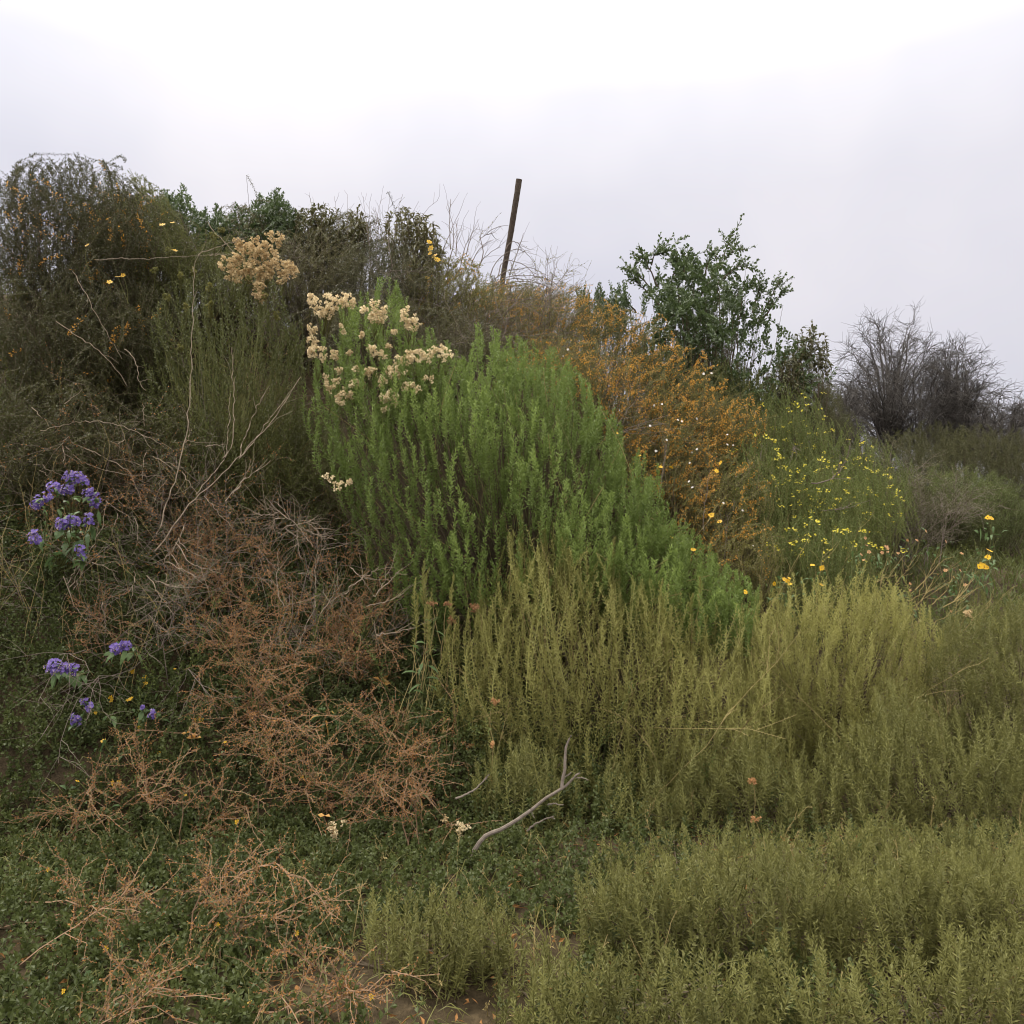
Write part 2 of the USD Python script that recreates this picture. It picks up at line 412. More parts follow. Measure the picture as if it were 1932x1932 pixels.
def ground(x, y):
    x, y = np.broadcast_arrays(np.asarray(x, float), np.asarray(y, float))
    q = np.stack([x.ravel(), y.ravel()], 1)
    z = _rbf(q)
    r = np.hypot(q[:, 0], q[:, 1])
    far = np.clip((r - 22) / 25, 0, 1)
    z = z * (1 - far) + 0.6 * far
    near = np.clip((q[:, 1] - 3.62) / 0.25, 0, 1)
    bump = (meshkit.fbm(np.stack([q[:, 0] * 1.7, q[:, 1] * 1.7, 0 * q[:, 0]], 1), 4, 3) - 0.5) * 0.22
    return (np.maximum(z, 0) * near + bump * np.clip(near, .3, 1)).reshape(x.shape)


def G(u, Y):
    """The ground point straight ahead at picture column u and distance Y."""
    x = (u - 966) / F * Y
    return np.array([x, Y, float(ground(x, Y))])


gx = np.concatenate([-np.geomspace(600, 9, 22), np.linspace(-8.8, 8.8, 150), np.geomspace(9, 600, 22)])
gy = np.concatenate([-np.geomspace(600, 4, 14), np.linspace(-3, 1.5, 6), np.linspace(1.7, 15, 150), np.geomspace(15.3, 700, 34)])
X, Yg = np.meshgrid(gx, gy, indexing='ij')
Z = ground(X, Yg)
i, j = np.meshgrid(np.arange(len(gx) - 1), np.arange(len(gy) - 1), indexing='ij')
k = (i * len(gy) + j).ravel()
quads = np.stack([k, k + len(gy), k + len(gy) + 1, k + 1], 1)
structure('hillside_ground', (np.stack([X, Yg, Z], -1).reshape(-1, 3), quads), M_SOIL, 'brown litter covered soil of the steep hillside')

# ---------------------------------------------------------------- plant builders
def shoot_shrub(name, label, cat, poly, Y, T, root, n, rng, leaf, stem, L=0.4, M=50, ll=0.028, lw=0.006, parts=0, up=0.8, radial=0.5, noise=0.12,
                lean=0.0, group=None, a0=1.0, a1=0.35, part_name='shoot', stem_keep=0.6, stem_r=0.005, aim=(0, 0, 0), bow=0.08, front=0.65, droop=0.0, wide_at=0.45, taper=0.45, base=None, tips=None, clump=0.0):
    """A shrub of many leafy shoots on stems from one root."""
    t = base or Thing(name, label, cat, root, group)
    if tips is None:
        tips = fill(poly, Y, T, n, rng, lean, front)
    if clump:
        tips = tips + np.array([0, 0, 1]) * (clump * 2 * (meshkit.fbm(tips * 3.6, 2, 19) - .47))[:, None]
        aim = np.asarray(aim, float) + np.stack([meshkit.fbm(tips * 2.2, 2, 23) - .5, meshkit.fbm(tips * 2.2, 2, 29) - .5, 0 * tips[:, 0]], 1) * clump * 4
    paths = shoot_paths(tips, root, L, rng, up, radial, noise, bow=bow, aim=aim)
    t.part('stems', stems_to(paths, root, rng, stem_r, 0.0018, keep=stem_keep), stem, kind='stuff')
    lv = leafy(paths, M, ll, lw, rng, a0, a1, droop=droop, wide_at=wide_at, taper=taper)
    order = np.argsort(tips[:, 1] - 0.25 * tips[:, 2])
    for q in order[:parts]:
        t.part(part_name, join(kites(lv[q]), tubes(paths[q:q + 1], 0.0022, 0.0009)), leaf)
    rest = order[parts:]
    if len(rest):
        t.part('foliage', join(kites(lv[rest]), tubes(paths[rest], 0.0022, 0.0009)), leaf, kind='stuff')
    return t, paths


def seed_cluster(t, name, u, v, a, b, Y, rng, mat, head=0.011, stalks=None, n=None, root=None):
    """One spray of fuzzy seed heads on thin stalks."""
    stalks = stalks or M_STEM
    area = math.pi * a * b * (Y / F) ** 2
    n = n or int(np.clip(area / (head * head * 2.0), 6, 120))
    ang, r = rng.uniform(0, 6.283, n), np.sqrt(rng.random(n))
    Yq = Y + rng.normal(size=n) * 0.35 * (a + b) / 2 * Y / F
    c = P(u + a * r * np.cos(ang), v + b * r * np.sin(ang), Yq)
    g = t.part(name, tufts(c, head * rng.uniform(0.75, 1.25, n), 13, rng, width=0.4), mat)
    foot = P(u, v + 1.2 * b + 34, Y + 0.12)
    s = np.linspace(0, 1, 4)[None, :, None]
    st = foot[None, None] * (1 - s) + c[:, None] * s + (c[:, None] - foot) * np.array([0.25, 0.25, 0]) * (s * (1 - s))
    t.part('stalk', tubes(st[::3], 0.0018, 0.001), stalks)
    return g


def twiggy(roots, dirs, lengths, rng, levels=((6, 0.45, 0.7), (5, 0.4, 0.8)), r=0.006, wobble=0.15, gravity=0.02, up=0.1, K=7, sides=3):
    """Bare branching: returns the mesh and the paths of the last level."""
    paths = grow(roots, dirs, lengths, rng, K, wobble, gravity)
    out, rr, L = [tubes(paths, r, r * 0.4, sides + 1)], r, np.broadcast_to(np.asarray(lengths, float), (len(paths),))
    allp = [paths]
    for per, ratio, ang in levels:
        p, d = spawn(paths, per, rng, angle=ang, up=up)
        L = np.repeat(L, per) * ratio * rng.uniform(0.6, 1.3, len(p))
        rr = max(rr * 0.5, 0.0011)
        paths = grow(p, d, L, rng, 5, wobble, gravity)
        out.append(tubes(paths, rr, rr * 0.45, sides))
        allp.append(paths)
    return join(*out), allp


def fan(n, rng, spread=0.7, up=1.0, aim=(0, 0, 0)):
    d = rng.normal(size=(n, 3)) * spread
    d[:, 2] = np.abs(d[:, 2]) * 0.3 + up
    return unit(d + np.asarray(aim, float))


# ================================================================ large shrubs
# ---- the bright green shrub with cream seed heads
rng = np.random.default_rng(11)
OUT = [(575, 720), (590, 610), (640, 560), (690, 540), (735, 520), (770, 560), (830, 640), (930, 615), (1005, 640), (1075, 672), (1110, 720), (1165, 780), (1190, 840), (1240, 885), (1262, 950), (1310, 985), (1345, 1035), (1400, 1080),
       (1440, 1110), (1425, 1190), (1300, 1200), (1150, 1150), (980, 1140), (870, 1150), (780, 1150), (715, 1050), (640, 930), (590, 830)]
root = G(1000, 5.55)
tp = fill(OUT, 5.25, 0.75, 3600, rng, 0.0011, 0.65)
pu, pv = tp[:, 0] / tp[:, 1] * F + 966, 966 - (tp[:, 2] - 1.5) / tp[:, 1] * F
patch = meshkit.fbm(tp * 2.6, 3, 13)
tp = tp[rng.random(len(tp)) < np.clip(0.62 + 0.75 * (pu - 900) / 600 - 0.55 * (pv - 860) / 400 + 2.2 * (patch - .5), 0.22, 1) * np.where((pu < 860) & (pv < 660), .5, 1)]
tp = tp + np.array([0, 0, 1]) * (0.16 * (meshkit.fbm(tp * 3.3, 2, 14) - .55))[:, None]
green, gp = shoot_shrub('green_shrub', 'large bright green shrub of upright leafy shoots with cream seed heads on its upper left', 'shrub', OUT, 5.25, 0.75, root, 2200, rng, M_GREEN, M_BROWNSTEM,
                        L=0.25, M=46, ll=0.026, lw=0.0095, parts=300, up=1.0, radial=0.38, noise=0.22, tips=tp, lean=0.0011, stem_keep=0.5, a0=1.25, a1=0.7, taper=0.15)
sm = rng.choice(len(gp), 60, replace=False)
for q in sm:   # long yellowish stems that arch through the leaves
    e = gp[q, -1] + np.array([0, -.05, 0])
    st0 = root + rng.normal(size=3) * np.array([.3, .2, 0]) + np.array([0, -.2, .3])
    c0 = st0 * .5 + e * .5 + np.array([rng.normal() * .18, -.22, -.12])
    s_ = np.linspace(0, 1, 12)[:, None]
    w_ = (1 - s_) ** 2 * st0 + 2 * s_ * (1 - s_) * c0 + s_ ** 2 * e
    green.part('stem', tubes(w_[None], .0035, .0014, 4), M_STRAW if q % 3 else M_STEM)
Z2 = lambda x, y: (510 + .2488 * x, 363.2 + .2488 * y)
for zx, zy, a, b in [(400, 850, 110, 80), (560, 830, 80, 65), (300, 790, 25, 20), (790, 880, 60, 70), (800, 960, 60, 40), (700, 890, 25, 20), (860, 910, 35, 50), (1050, 940, 70, 60), (1080, 1010, 60, 40),
                     (310, 1040, 45, 40), (320, 1130, 35, 40), (360, 1220, 70, 60), (490, 1230, 40, 40), (290, 1200, 30, 40), (545, 1040, 30, 30), (430, 920, 60, 40), (780, 1200, 60, 40), (840, 1230, 40, 30),
                     (1010, 1260, 80, 50), (1110, 1240, 60, 55), (1200, 1240, 50, 45), (1270, 1170, 40, 40), (1330, 1230, 50, 45), (960, 1370, 70, 50), (900, 1340, 30, 30), (770, 1380, 60, 50), (680, 1340, 40, 40),
                     (640, 1450, 35, 35), (690, 1460, 25, 20), (450, 1480, 40, 50), (500, 1440, 30, 25), (420, 1410, 25, 25), (560, 1540, 50, 50), (530, 1590, 30, 30), (600, 1540, 20, 50), (850, 1440, 30, 50),
                     (900, 1530, 60, 45), (940, 1590, 30, 30), (870, 1570, 30, 20), (1050, 1480, 50, 45), (1110, 1490, 30, 30), (1200, 1410, 35, 30), (700, 1080, 18, 15), (940, 1060, 20, 20), (905, 1170, 20, 18),
                     (600, 1220, 18, 18), (520, 1350, 20, 25), (870, 1650, 15, 15), (440, 2161, 35, 25), (520, 2226, 35, 45), (600, 2196, 20, 20)]:
    u, v = Z2(zx, zy)
    seed_cluster(green, 'seed_head', u, v, a * .2488 * 1.05, b * .2488 * 1.05, 4.72 + 0.0009 * (900 - v), rng, M_CREAM, 0.0135)

# ---- the tall dull shrub behind on the left with the tan plume of seed heads
rng = np.random.default_rng(12)
LEFT = [(265, 880), (255, 700), (290, 560), (370, 500), (440, 480), (540, 520), (585, 620), (590, 760), (560, 880), (470, 930), (340, 930)]
root = G(430, 5.9)
t, pth = shoot_shrub('tall_shrub', 'tall sparse dull green shrub with a big tan plume of seed heads at its top', 'shrub', LEFT, 5.75, 0.5, root, 560, rng, M_DULL, M_STEM,
                     L=0.38, M=30, ll=0.032, lw=0.009, parts=120, up=1.0, radial=0.6, noise=0.25, a0=1.2, a1=0.6, lean=0.001, stem_keep=0.5, aim=(-0.2, 0, 0))
Z1 = lambda x, y: (60.3 + .2488 * x, 363.2 + .2488 * y)
for zx, zy, a, b in [(1570, 400, 50, 40), (1700, 390, 70, 40), (1830, 360, 70, 50), (1650, 460, 120, 60), (1500, 530, 70, 50), (1600, 560, 90, 60), (1780, 480, 90, 70), (1530, 640, 60, 40), (1720, 620, 90, 70),
                     (1740, 720, 60, 60), (1720, 800, 50, 40), (1780, 590, 60, 60), (1900, 560, 55, 55), (1960, 600, 55, 60), (1905, 640, 40, 40)]:
    u, v = Z1(zx, zy)
    seed_cluster(t, 'seed_head', u, v, a * .2488 * 1.15, b * .2488 * 1.15, 5.35 + 0.001 * (650 - v), rng, M_TAN, 0.018)
for zx, zy in [(1020, 790), (1225, 600), (925, 590), (1130, 630), (1345, 720), (1170, 870), (1350, 850), (1350, 930), (1120, 1180), (1640, 660), (1770, 790), (1860, 930), (1430, 290), (1380, 325), (1035, 440)]:
    u, v = Z1(zx, zy)
    seed_cluster(t, 'bud_cluster', u, v, 6, 7, 5.4, rng, M_DEER, 0.012, M_STEM, n=9)

# ================================================================ sage brush in front
SAGES = [
    ('tallest olive sage bush in front of the bright green shrub', [(840, 1190), (905, 1130), (955, 1010), (1055, 985), (1150, 1030), (1220, 1075), (1320, 1110), (1400, 1150), (1480, 1250), (1500, 1420), (1380, 1500), (1100, 1500), (930, 1430), (840, 1330), (800, 1250)], 4.45, 0.45, 1130, 1150, 300, M_SAGE, 0.38, 4.75),
    ('dense olive sage bush below the yellow mustard, right of the tallest sage', [(1380, 1150), (1480, 1085), (1600, 1060), (1720, 1100), (1780, 1180), (1770, 1330), (1660, 1420), (1500, 1420), (1400, 1330)], 4.85, 0.45, 1580, 800, 220, M_SAGE, 0.26, 5.1),
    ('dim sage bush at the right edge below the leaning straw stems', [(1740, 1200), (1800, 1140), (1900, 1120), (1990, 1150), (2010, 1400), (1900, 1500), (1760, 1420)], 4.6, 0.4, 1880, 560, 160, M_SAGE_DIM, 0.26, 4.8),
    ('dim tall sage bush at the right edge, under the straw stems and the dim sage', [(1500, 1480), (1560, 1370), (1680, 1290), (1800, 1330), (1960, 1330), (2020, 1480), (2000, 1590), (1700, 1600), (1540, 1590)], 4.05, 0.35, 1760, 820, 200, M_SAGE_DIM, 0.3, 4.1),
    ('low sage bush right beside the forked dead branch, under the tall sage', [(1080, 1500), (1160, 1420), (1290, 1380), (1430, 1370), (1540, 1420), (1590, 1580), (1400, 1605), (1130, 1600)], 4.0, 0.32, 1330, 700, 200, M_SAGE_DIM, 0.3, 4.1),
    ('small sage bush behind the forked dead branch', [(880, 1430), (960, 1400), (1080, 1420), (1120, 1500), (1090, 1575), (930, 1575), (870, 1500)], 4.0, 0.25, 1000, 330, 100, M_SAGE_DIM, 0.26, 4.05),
]
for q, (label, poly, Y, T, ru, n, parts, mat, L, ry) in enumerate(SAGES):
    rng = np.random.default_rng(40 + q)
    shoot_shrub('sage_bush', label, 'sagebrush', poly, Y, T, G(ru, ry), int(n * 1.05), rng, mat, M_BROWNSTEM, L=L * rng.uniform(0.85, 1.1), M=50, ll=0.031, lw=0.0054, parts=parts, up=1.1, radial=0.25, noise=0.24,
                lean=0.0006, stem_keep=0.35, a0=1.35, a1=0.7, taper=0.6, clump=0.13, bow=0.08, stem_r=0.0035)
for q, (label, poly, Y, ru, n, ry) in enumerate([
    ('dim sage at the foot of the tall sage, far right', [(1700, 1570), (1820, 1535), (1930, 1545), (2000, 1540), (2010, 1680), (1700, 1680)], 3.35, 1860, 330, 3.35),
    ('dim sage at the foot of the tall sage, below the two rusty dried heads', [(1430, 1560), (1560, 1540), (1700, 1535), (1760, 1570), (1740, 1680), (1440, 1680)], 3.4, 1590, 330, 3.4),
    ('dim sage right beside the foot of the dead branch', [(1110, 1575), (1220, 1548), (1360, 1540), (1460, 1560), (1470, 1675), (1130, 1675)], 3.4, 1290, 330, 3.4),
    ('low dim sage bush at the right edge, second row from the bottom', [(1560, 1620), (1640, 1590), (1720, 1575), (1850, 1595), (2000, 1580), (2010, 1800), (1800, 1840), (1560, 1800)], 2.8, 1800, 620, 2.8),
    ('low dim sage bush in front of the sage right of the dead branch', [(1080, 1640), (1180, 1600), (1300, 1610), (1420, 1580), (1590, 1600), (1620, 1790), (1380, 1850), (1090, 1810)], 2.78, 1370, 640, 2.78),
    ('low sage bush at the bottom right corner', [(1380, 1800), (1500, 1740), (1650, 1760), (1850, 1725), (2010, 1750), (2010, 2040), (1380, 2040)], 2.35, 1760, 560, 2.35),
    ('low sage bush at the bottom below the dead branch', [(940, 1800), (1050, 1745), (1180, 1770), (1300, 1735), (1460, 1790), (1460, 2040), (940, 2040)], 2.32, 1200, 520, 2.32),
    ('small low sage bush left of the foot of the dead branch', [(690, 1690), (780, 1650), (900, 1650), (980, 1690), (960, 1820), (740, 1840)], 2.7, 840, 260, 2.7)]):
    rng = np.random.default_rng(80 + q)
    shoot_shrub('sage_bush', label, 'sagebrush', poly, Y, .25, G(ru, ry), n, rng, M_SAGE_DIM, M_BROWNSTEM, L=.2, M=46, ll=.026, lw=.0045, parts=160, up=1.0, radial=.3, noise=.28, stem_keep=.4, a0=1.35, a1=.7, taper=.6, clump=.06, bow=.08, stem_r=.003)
# tall single plumes that stand out of the sage
rng = np.random.default_rng(60)
for q, (u, v, Y, L) in enumerate([(800, 1060, 4.35, .62), (857, 1085, 4.4, .5), (905, 1082, 4.45, .5), (985, 975, 4.5, .45), (1065, 985, 4.5, .45), (1160, 1015, 4.5, .4), (1028, 1000, 4.5, .4), (1250, 1095, 4.3, .4), (1320, 1090, 4.4, .4)]):
    tip = P(u, v, Y)[None]
    n = 7
    tips = np.vstack([tip, tip + rng.normal(size=(n - 1, 3)) * np.array([.03, .05, .02]) - np.array([0, 0, 1]) * rng.uniform(.08, .34, (n - 1, 1))])
    rt = G(u + 30, Y + .1)
    shoot_shrub('sage_plume', 'olive sage plume standing %s' % ['apart at the left end of the sage, tallest there', 'second from the left end of the sage', 'third from the left end of the sage, beside the dark gap', 'highest above the tallest sage, left spike', 'highest above the tallest sage, right spike', 'right of the two highest spikes on the tallest sage', 'between the two highest spikes on the tallest sage', 'against the lower green shrub, left of a pair', 'against the lower green shrub, right of a pair'][q],
                'sagebrush', None, Y, 0, rt, n, rng, M_SAGE, M_STRAW, L=L * .5, M=60, ll=0.03, lw=0.006, parts=n, up=1.2, radial=0.1, noise=0.08, a0=1.1, a1=.4, stem_keep=1, tips=tips, stem_r=0.003)

# ================================================================ orange flowering deerweed on the slope
def deerweed(label, u, v, a, b, Y, rng, n=260, orange=0.5, spikes=90, mat=M_DEER, name='deerweed_bush', T=0.5, ru=None, aim=(0.4, 0, -0.05), tilt=0.0, lean=0.002, ll=0.016, group=None, root_drop=0.1):
    poly = ellipse(u, v, a, b, 26, rng, 0.07, tilt)
    ru = u if ru is None else ru
    root = G(ru, Y + 0.2)
    t = Thing(name, label, 'shrub', root, group)
    tips = fill(poly, Y, T, n, rng, lean, 0.7)
    L = 0.36
    paths = shoot_paths(tips, root, L, rng, up=0.3, radial=0.6, noise=0.45, K=7, bow=0.2, aim=aim)
    t.part('stems', join(stems_to(paths, root, rng, 0.004, 0.0018, keep=0.3), tubes(paths, 0.0018, 0.0008)), M_BROWNSTEM, kind='stuff')
    t.part('foliage', kites(leafy(paths, 52, ll, 0.0075, rng, 1.2, 0.7, s0=0.0, taper=0.2)), mat, kind='stuff')
    sel = np.where(rng.random(n) < orange * 0.68)[0]
    sel = sel[np.argsort(tips[sel, 1])]
    for q in sel[:spikes]:
        m = rng.integers(22, 44)
        p, d = along(paths[q:q + 1], np.sort(rng.uniform(0.45, 1.0, (1, m))))
        c = p[0] + rng.normal(size=(m, 3)) * 0.008
        dd = unit(d[0] * 0.4 + rng.normal(size=(m, 3)) + np.array([0, 0, .4]))
        t.part('flower_spike', kites(leaf_arrays(c, dd, rng.uniform(.010, .021, m), rng.uniform(.008, .013, m), rng, .3)), M_ORANGE)
    return t


DEER = [
    ('orange tinged bush below the foot of the leaning pole', 945, 590, 110, 75, 8.6, 330, .6, 90),
    ('orange flowering bush right of the leaning pole, against the sky', 1065, 600, 110, 75, 8.9, 330, .55, 90),
    ('orange flowering bush between the leaning pole and the oak, lower left half', 1010, 690, 105, 75, 7.8, 330, .55, 100),
    ('orange flowering bush left of the dark oak, on the skyline', 1170, 650, 100, 75, 8.5, 330, .55, 100),
    ('orange flowering bush above the right shoulder of the green shrub', 1150, 745, 115, 75, 7.6, 340, .5, 100),
    ('orange flowering bush in front of the foot of the oak', 1265, 715, 110, 75, 8.0, 340, .6, 110),
    ('orange flowering bush with long sprays reaching right towards the mustard', 1310, 800, 105, 75, 7.5, 360, .6, 110),
    ('orange flowering bush dotted with white daisies beside the green shrub', 1270, 860, 95, 75, 7.0, 330, .45, 90),
    ('low orange flowering bush dotted with white daisies left of the mustard', 1360, 930, 95, 85, 6.8, 330, .3, 70),
    ('sparse brown bush with few orange sprays at the tip of the green shrub', 1400, 1040, 85, 70, 6.3, 260, .15, 30),
]
DEER += [('orange tinged bush on the skyline at the foot of the leaning pole', 960, 572, 72, 48, 9.2, 360, .5, 60),
         ('orange bush on the skyline between the leaning pole and the small oak', 1045, 585, 85, 45, 9.5, 360, .6, 80),
         ('brownish orange bush above the middle of the green shrub', 1060, 690, 95, 60, 7.0, 330, .45, 80),
         ('orange flowering bush behind the mustard, under the thicket', 1375, 790, 70, 60, 7.9, 260, .5, 60)]
for q, (label, u, v, a, b, Y, n, o, s) in enumerate(DEER):
    deerweed(label, u, v, a, b, Y, np.random.default_rng(100 + q), n, o, s)
DARKS = [
    ('dark shrub with scattered orange flowers in the upper left corner', 115, 412, 168, 125, 6.6, 900, .07, 40, M_DARK),
    ('thin orange flowered shrub against the sky at the upper left', 232, 412, 95, 92, 7.2, 430, .12, 45, M_DULL),
    ('dark shrub in shade at the left edge under the corner shrub', 110, 610, 150, 120, 6.0, 560, .03, 10, M_DARK),
    ('dark shrub in shade left of the tall sparse shrub', 240, 640, 110, 130, 6.4, 420, .02, 8, M_DARK),
    ('dark shrub at the left edge above the violet flowers', 100, 800, 150, 120, 5.4, 560, .0, 0, M_DARK),
    ('dark shrub behind the pale dead stems', 300, 860, 150, 110, 5.6, 520, .0, 0, M_DARK),
    ('dark green shrub in the shade below the cream seed heads', 560, 880, 110, 130, 5.9, 460, .0, 0, M_DULL),
]
for q, (label, u, v, a, b, Y, n, o, s, mat) in enumerate(DARKS):
    deerweed(label, u, v, a, b, Y, np.random.default_rng(130 + q), n, o, s, mat, 'dark_shrub', aim=(0, 0, 0.2), ll=0.024)

# ================================================================ skyline shrubs
rng = np.random.default_rng(71)
for label, poly, Y, n, mat, kw in [
    ('small pointed green shrub on the skyline, leftmost', [(270, 470), (275, 405), (292, 372), (310, 350), (328, 362), (345, 345), (362, 378), (385, 400), (390, 460), (340, 490)], 8.2, 230, M_OAK, {}),
    ('pointed green shrub on the skyline above the tan plume', [(370, 480), (378, 405), (395, 375), (412, 385), (430, 400), (452, 378), (470, 392), (488, 362), (505, 372), (522, 350), (540, 368), (560, 390), (570, 450), (510, 490), (430, 500)], 8.4, 420, M_OAK, {})]:
    shoot_shrub('skyline_shrub', label, 'shrub', poly, Y, 0.35, G((poly[0][0] + poly[-1][0]) / 2, Y + .1), n, rng, mat, M_BROWNSTEM, L=0.24, M=20, ll=0.048, lw=0.02, parts=0, up=0.6, radial=0.4, noise=.4, a0=1.1, a1=.6, stem_keep=.4)


def sumac(name, label, poly, Y, n, rng, ru, M=16, mat=M_SUMAC, L=0.3, ll=0.075, lw=0.02, sprays=(), cat='shrub', up=.6, radial=.7):
    root = G(ru, Y + .1)
    t = Thing(name, label, cat, root)
    tips = fill(poly, Y, 0.35, n, rng, 0, 0.6)
    paths = shoot_paths(tips, root, L, rng, up, radial, 0.3, K=6)
    t.part('stems', join(stems_to(paths, root, rng, 0.008, 0.003, keep=.6), tubes(paths, 0.004, 0.002)), M_BROWNSTEM, kind='stuff')
    s = np.linspace(.1, 1, M)[None] + 0 * tips[:, :1]
    p, d = along(paths, s)
    out = unit(rng.normal(size=d.shape) + d * .8 + np.array([0, 0, -.1]))
    t.part('foliage', long_leaves(p.reshape(-1, 3), out.reshape(-1, 3), ll * rng.uniform(.7, 1.2, n * M), lw, rng), mat, kind='stuff')
    return t


rng = np.random.default_rng(72)
sumac('sumac_shrub', 'brownish drooping leaved shrub on the skyline right of the pointed green shrubs', [(548, 480), (556, 400), (580, 378), (620, 385), (650, 410), (660, 470), (610, 500)], 8.3, 120, rng, 600)
sumac('sumac_shrub', 'small tuft of drooping leaves on the skyline between two larger shrubs', [(655, 440), (660, 395), (680, 388), (692, 410), (690, 440), (672, 460)], 8.4, 26, rng, 675)
sumac('sumac_shrub', 'round drooping leaved shrub on the skyline left of the leaning pole', [(728, 440), (735, 400), (760, 388), (800, 398), (826, 425), (838, 470), (800, 500), (745, 490)], 8.2, 120, rng, 785)

# ---- grey brush along the skyline
BRUSH = [('grey bare brush under the skyline shrubs, left part', 580, 520, 8.0, 26), ('grey bare brush under the skyline shrubs, middle part', 690, 560, 7.9, 30), ('grey bare brush left of the leaning pole', 800, 560, 8.0, 34),
         ('grey bare brush at the foot of the leaning pole', 880, 570, 8.3, 30), ('thin grey brush below the cream seed heads\' right side', 900, 640, 7.2, 22)]
for q, (label, u, v, Y, n) in enumerate(BRUSH):
    rng = np.random.default_rng(200 + q)
    root = G(u, Y)
    t = Thing('bare_brush', label, 'dry brush', root)
    top = P(u, v - 95, Y)
    H = max(top[2] - root[2], 0.7)
    st = root + rng.normal(size=(n, 3)) * np.array([.45, .3, .03])
    m, allp = twiggy(st, fan(n, rng, .5, 1.0, (0.35, 0, 0)), H * rng.uniform(.5, .85, n), rng, ((9, .42, .8), (8, .42, .9)), 0.0055, 0.16, 0.04)
    t.part('twigs', m, M_GREYTWIG, kind='stuff')
    t.part('dry_leaves', kites(leafy(allp[2][::2], 8, .02, .008, rng)), M_SUMAC if q < 2 else M_DEER, kind='stuff')
for q, (label, u, v, a, b, Y, n, mat) in enumerate([
    ('brownish olive bush in front of the skyline shrubs, next to the tan plume', 600, 500, 90, 75, 7.8, 330, M_SUMAC), ('brownish olive bush in front of the round skyline shrub', 735, 510, 95, 70, 7.7, 330, M_SUMAC),
    ('olive bush with yellowish leaves left of the foot of the pole', 850, 540, 85, 65, 8.1, 300, M_DEER), ('grey olive bush behind the cream seed heads', 700, 600, 100, 60, 7.0, 300, M_SUMAC),
    ('grey brown bush between the cream seed heads and the orange bushes', 870, 640, 90, 65, 7.2, 300, M_SUMAC), ('green bush under the pointed skyline shrubs', 420, 500, 90, 60, 7.6, 320, M_DULL), ('dull bush under the leftmost pointed skyline shrub', 320, 510, 80, 80, 7.3, 300, M_DULL),
    ('dark brush filling the skyline between the corner shrub and the pointed shrubs', 270, 425, 80, 65, 7.8, 360, M_DARK), ('brownish brush on the skyline behind the tan plume', 500, 430, 90, 55, 8.6, 340, M_SUMAC), ('brownish brush on the skyline between the two drooping leaved shrubs', 660, 450, 80, 50, 8.7, 300, M_SUMAC)]):
    deerweed(label, u, v, a, b, Y, np.random.default_rng(160 + q), n, .0 if q != 2 else .12, 40, mat, 'olive_bush', ll=.026)
# long thin stems above the brush
rng = np.random.default_rng(210)
root = G(700, 8.3)
t = Thing('bare_brush', 'tall hair-thin stems rising into the sky left of the round skyline shrub', 'dry brush', root)
for u0, v0, u1, v1 in [(705, 470, 698, 385), (712, 470, 718, 380), (722, 470, 735, 372), (700, 460, 686, 372), (735, 480, 760, 366), (745, 470, 790, 380), (770, 450, 825, 378), (715, 470, 708, 392), (650, 440, 655, 366), (690, 470, 671, 400), (580, 430, 585, 368), (642, 440, 630, 371)]:
    w = poly_path([(u0, v0 + 60), ((u0 + u1) / 2 + rng.normal() * 3, (v0 + v1) / 2), (u1, v1)], 8.3 + rng.normal() * .15, 8, rng, .004)
    m, _ = twiggy(w[:, 0], w[:, -1] - w[:, 0], .1, rng, (), .002)
    p, d = spawn(w, 7, rng, .4, 1, .7)
    t.part('stem', join(tubes(w, .0035, .0015), tubes(grow(p, d, rng.uniform(.05, .2, len(p)), rng, 4), .0016, .001)), M_GREYTWIG)
root = G(900, 8.4)
t = Thing('bare_brush', 'dry arching stems and a crooked twig around the leaning pole', 'dry brush', root)
for pts in [[(820, 520), (840, 460), (867, 401)], [(850, 470), (848, 420), (851, 375)], [(860, 480), (862, 440), (861, 422)], [(880, 480), (890, 440), (896, 420)], [(905, 500), (912, 475), (906, 450), (918, 442), (935, 428), (960, 427)],
            [(918, 442), (930, 440)], [(925, 520), (945, 485), (975, 470), (1010, 500)], [(930, 530), (960, 510), (1000, 505), (1040, 540)], [(930, 540), (970, 520), (1010, 520), (1060, 545)], [(940, 545), (975, 530), (1020, 535), (1050, 560)],
            [(960, 520), (975, 480), (988, 440)], [(955, 470), (970, 455), (985, 472)], [(1030, 570), (1045, 520), (1052, 495)], [(940, 520), (955, 490), (990, 500), (1020, 560)], [(935, 545), (965, 525), (1000, 527), (1030, 545)], [(1035, 580), (1040, 540), (1046, 505)],
            [(890, 500), (905, 470), (925, 455)], [(870, 500), (880, 460), (900, 430)], [(900, 510), (920, 480), (945, 465)], [(845, 500), (856, 440), (846, 400)]]:
    w = poly_path(pts, 8.4 + rng.normal() * .2, 10, rng, .003)
    p, d = spawn(w, 5, rng, .3, 1, .5)
    t.part('stem', join(tubes(w, .006, .0022), tubes(grow(p, d, rng.uniform(.08, .3, len(p)), rng, 4, .2, .05), .002, .001)), M_GREYTWIG)

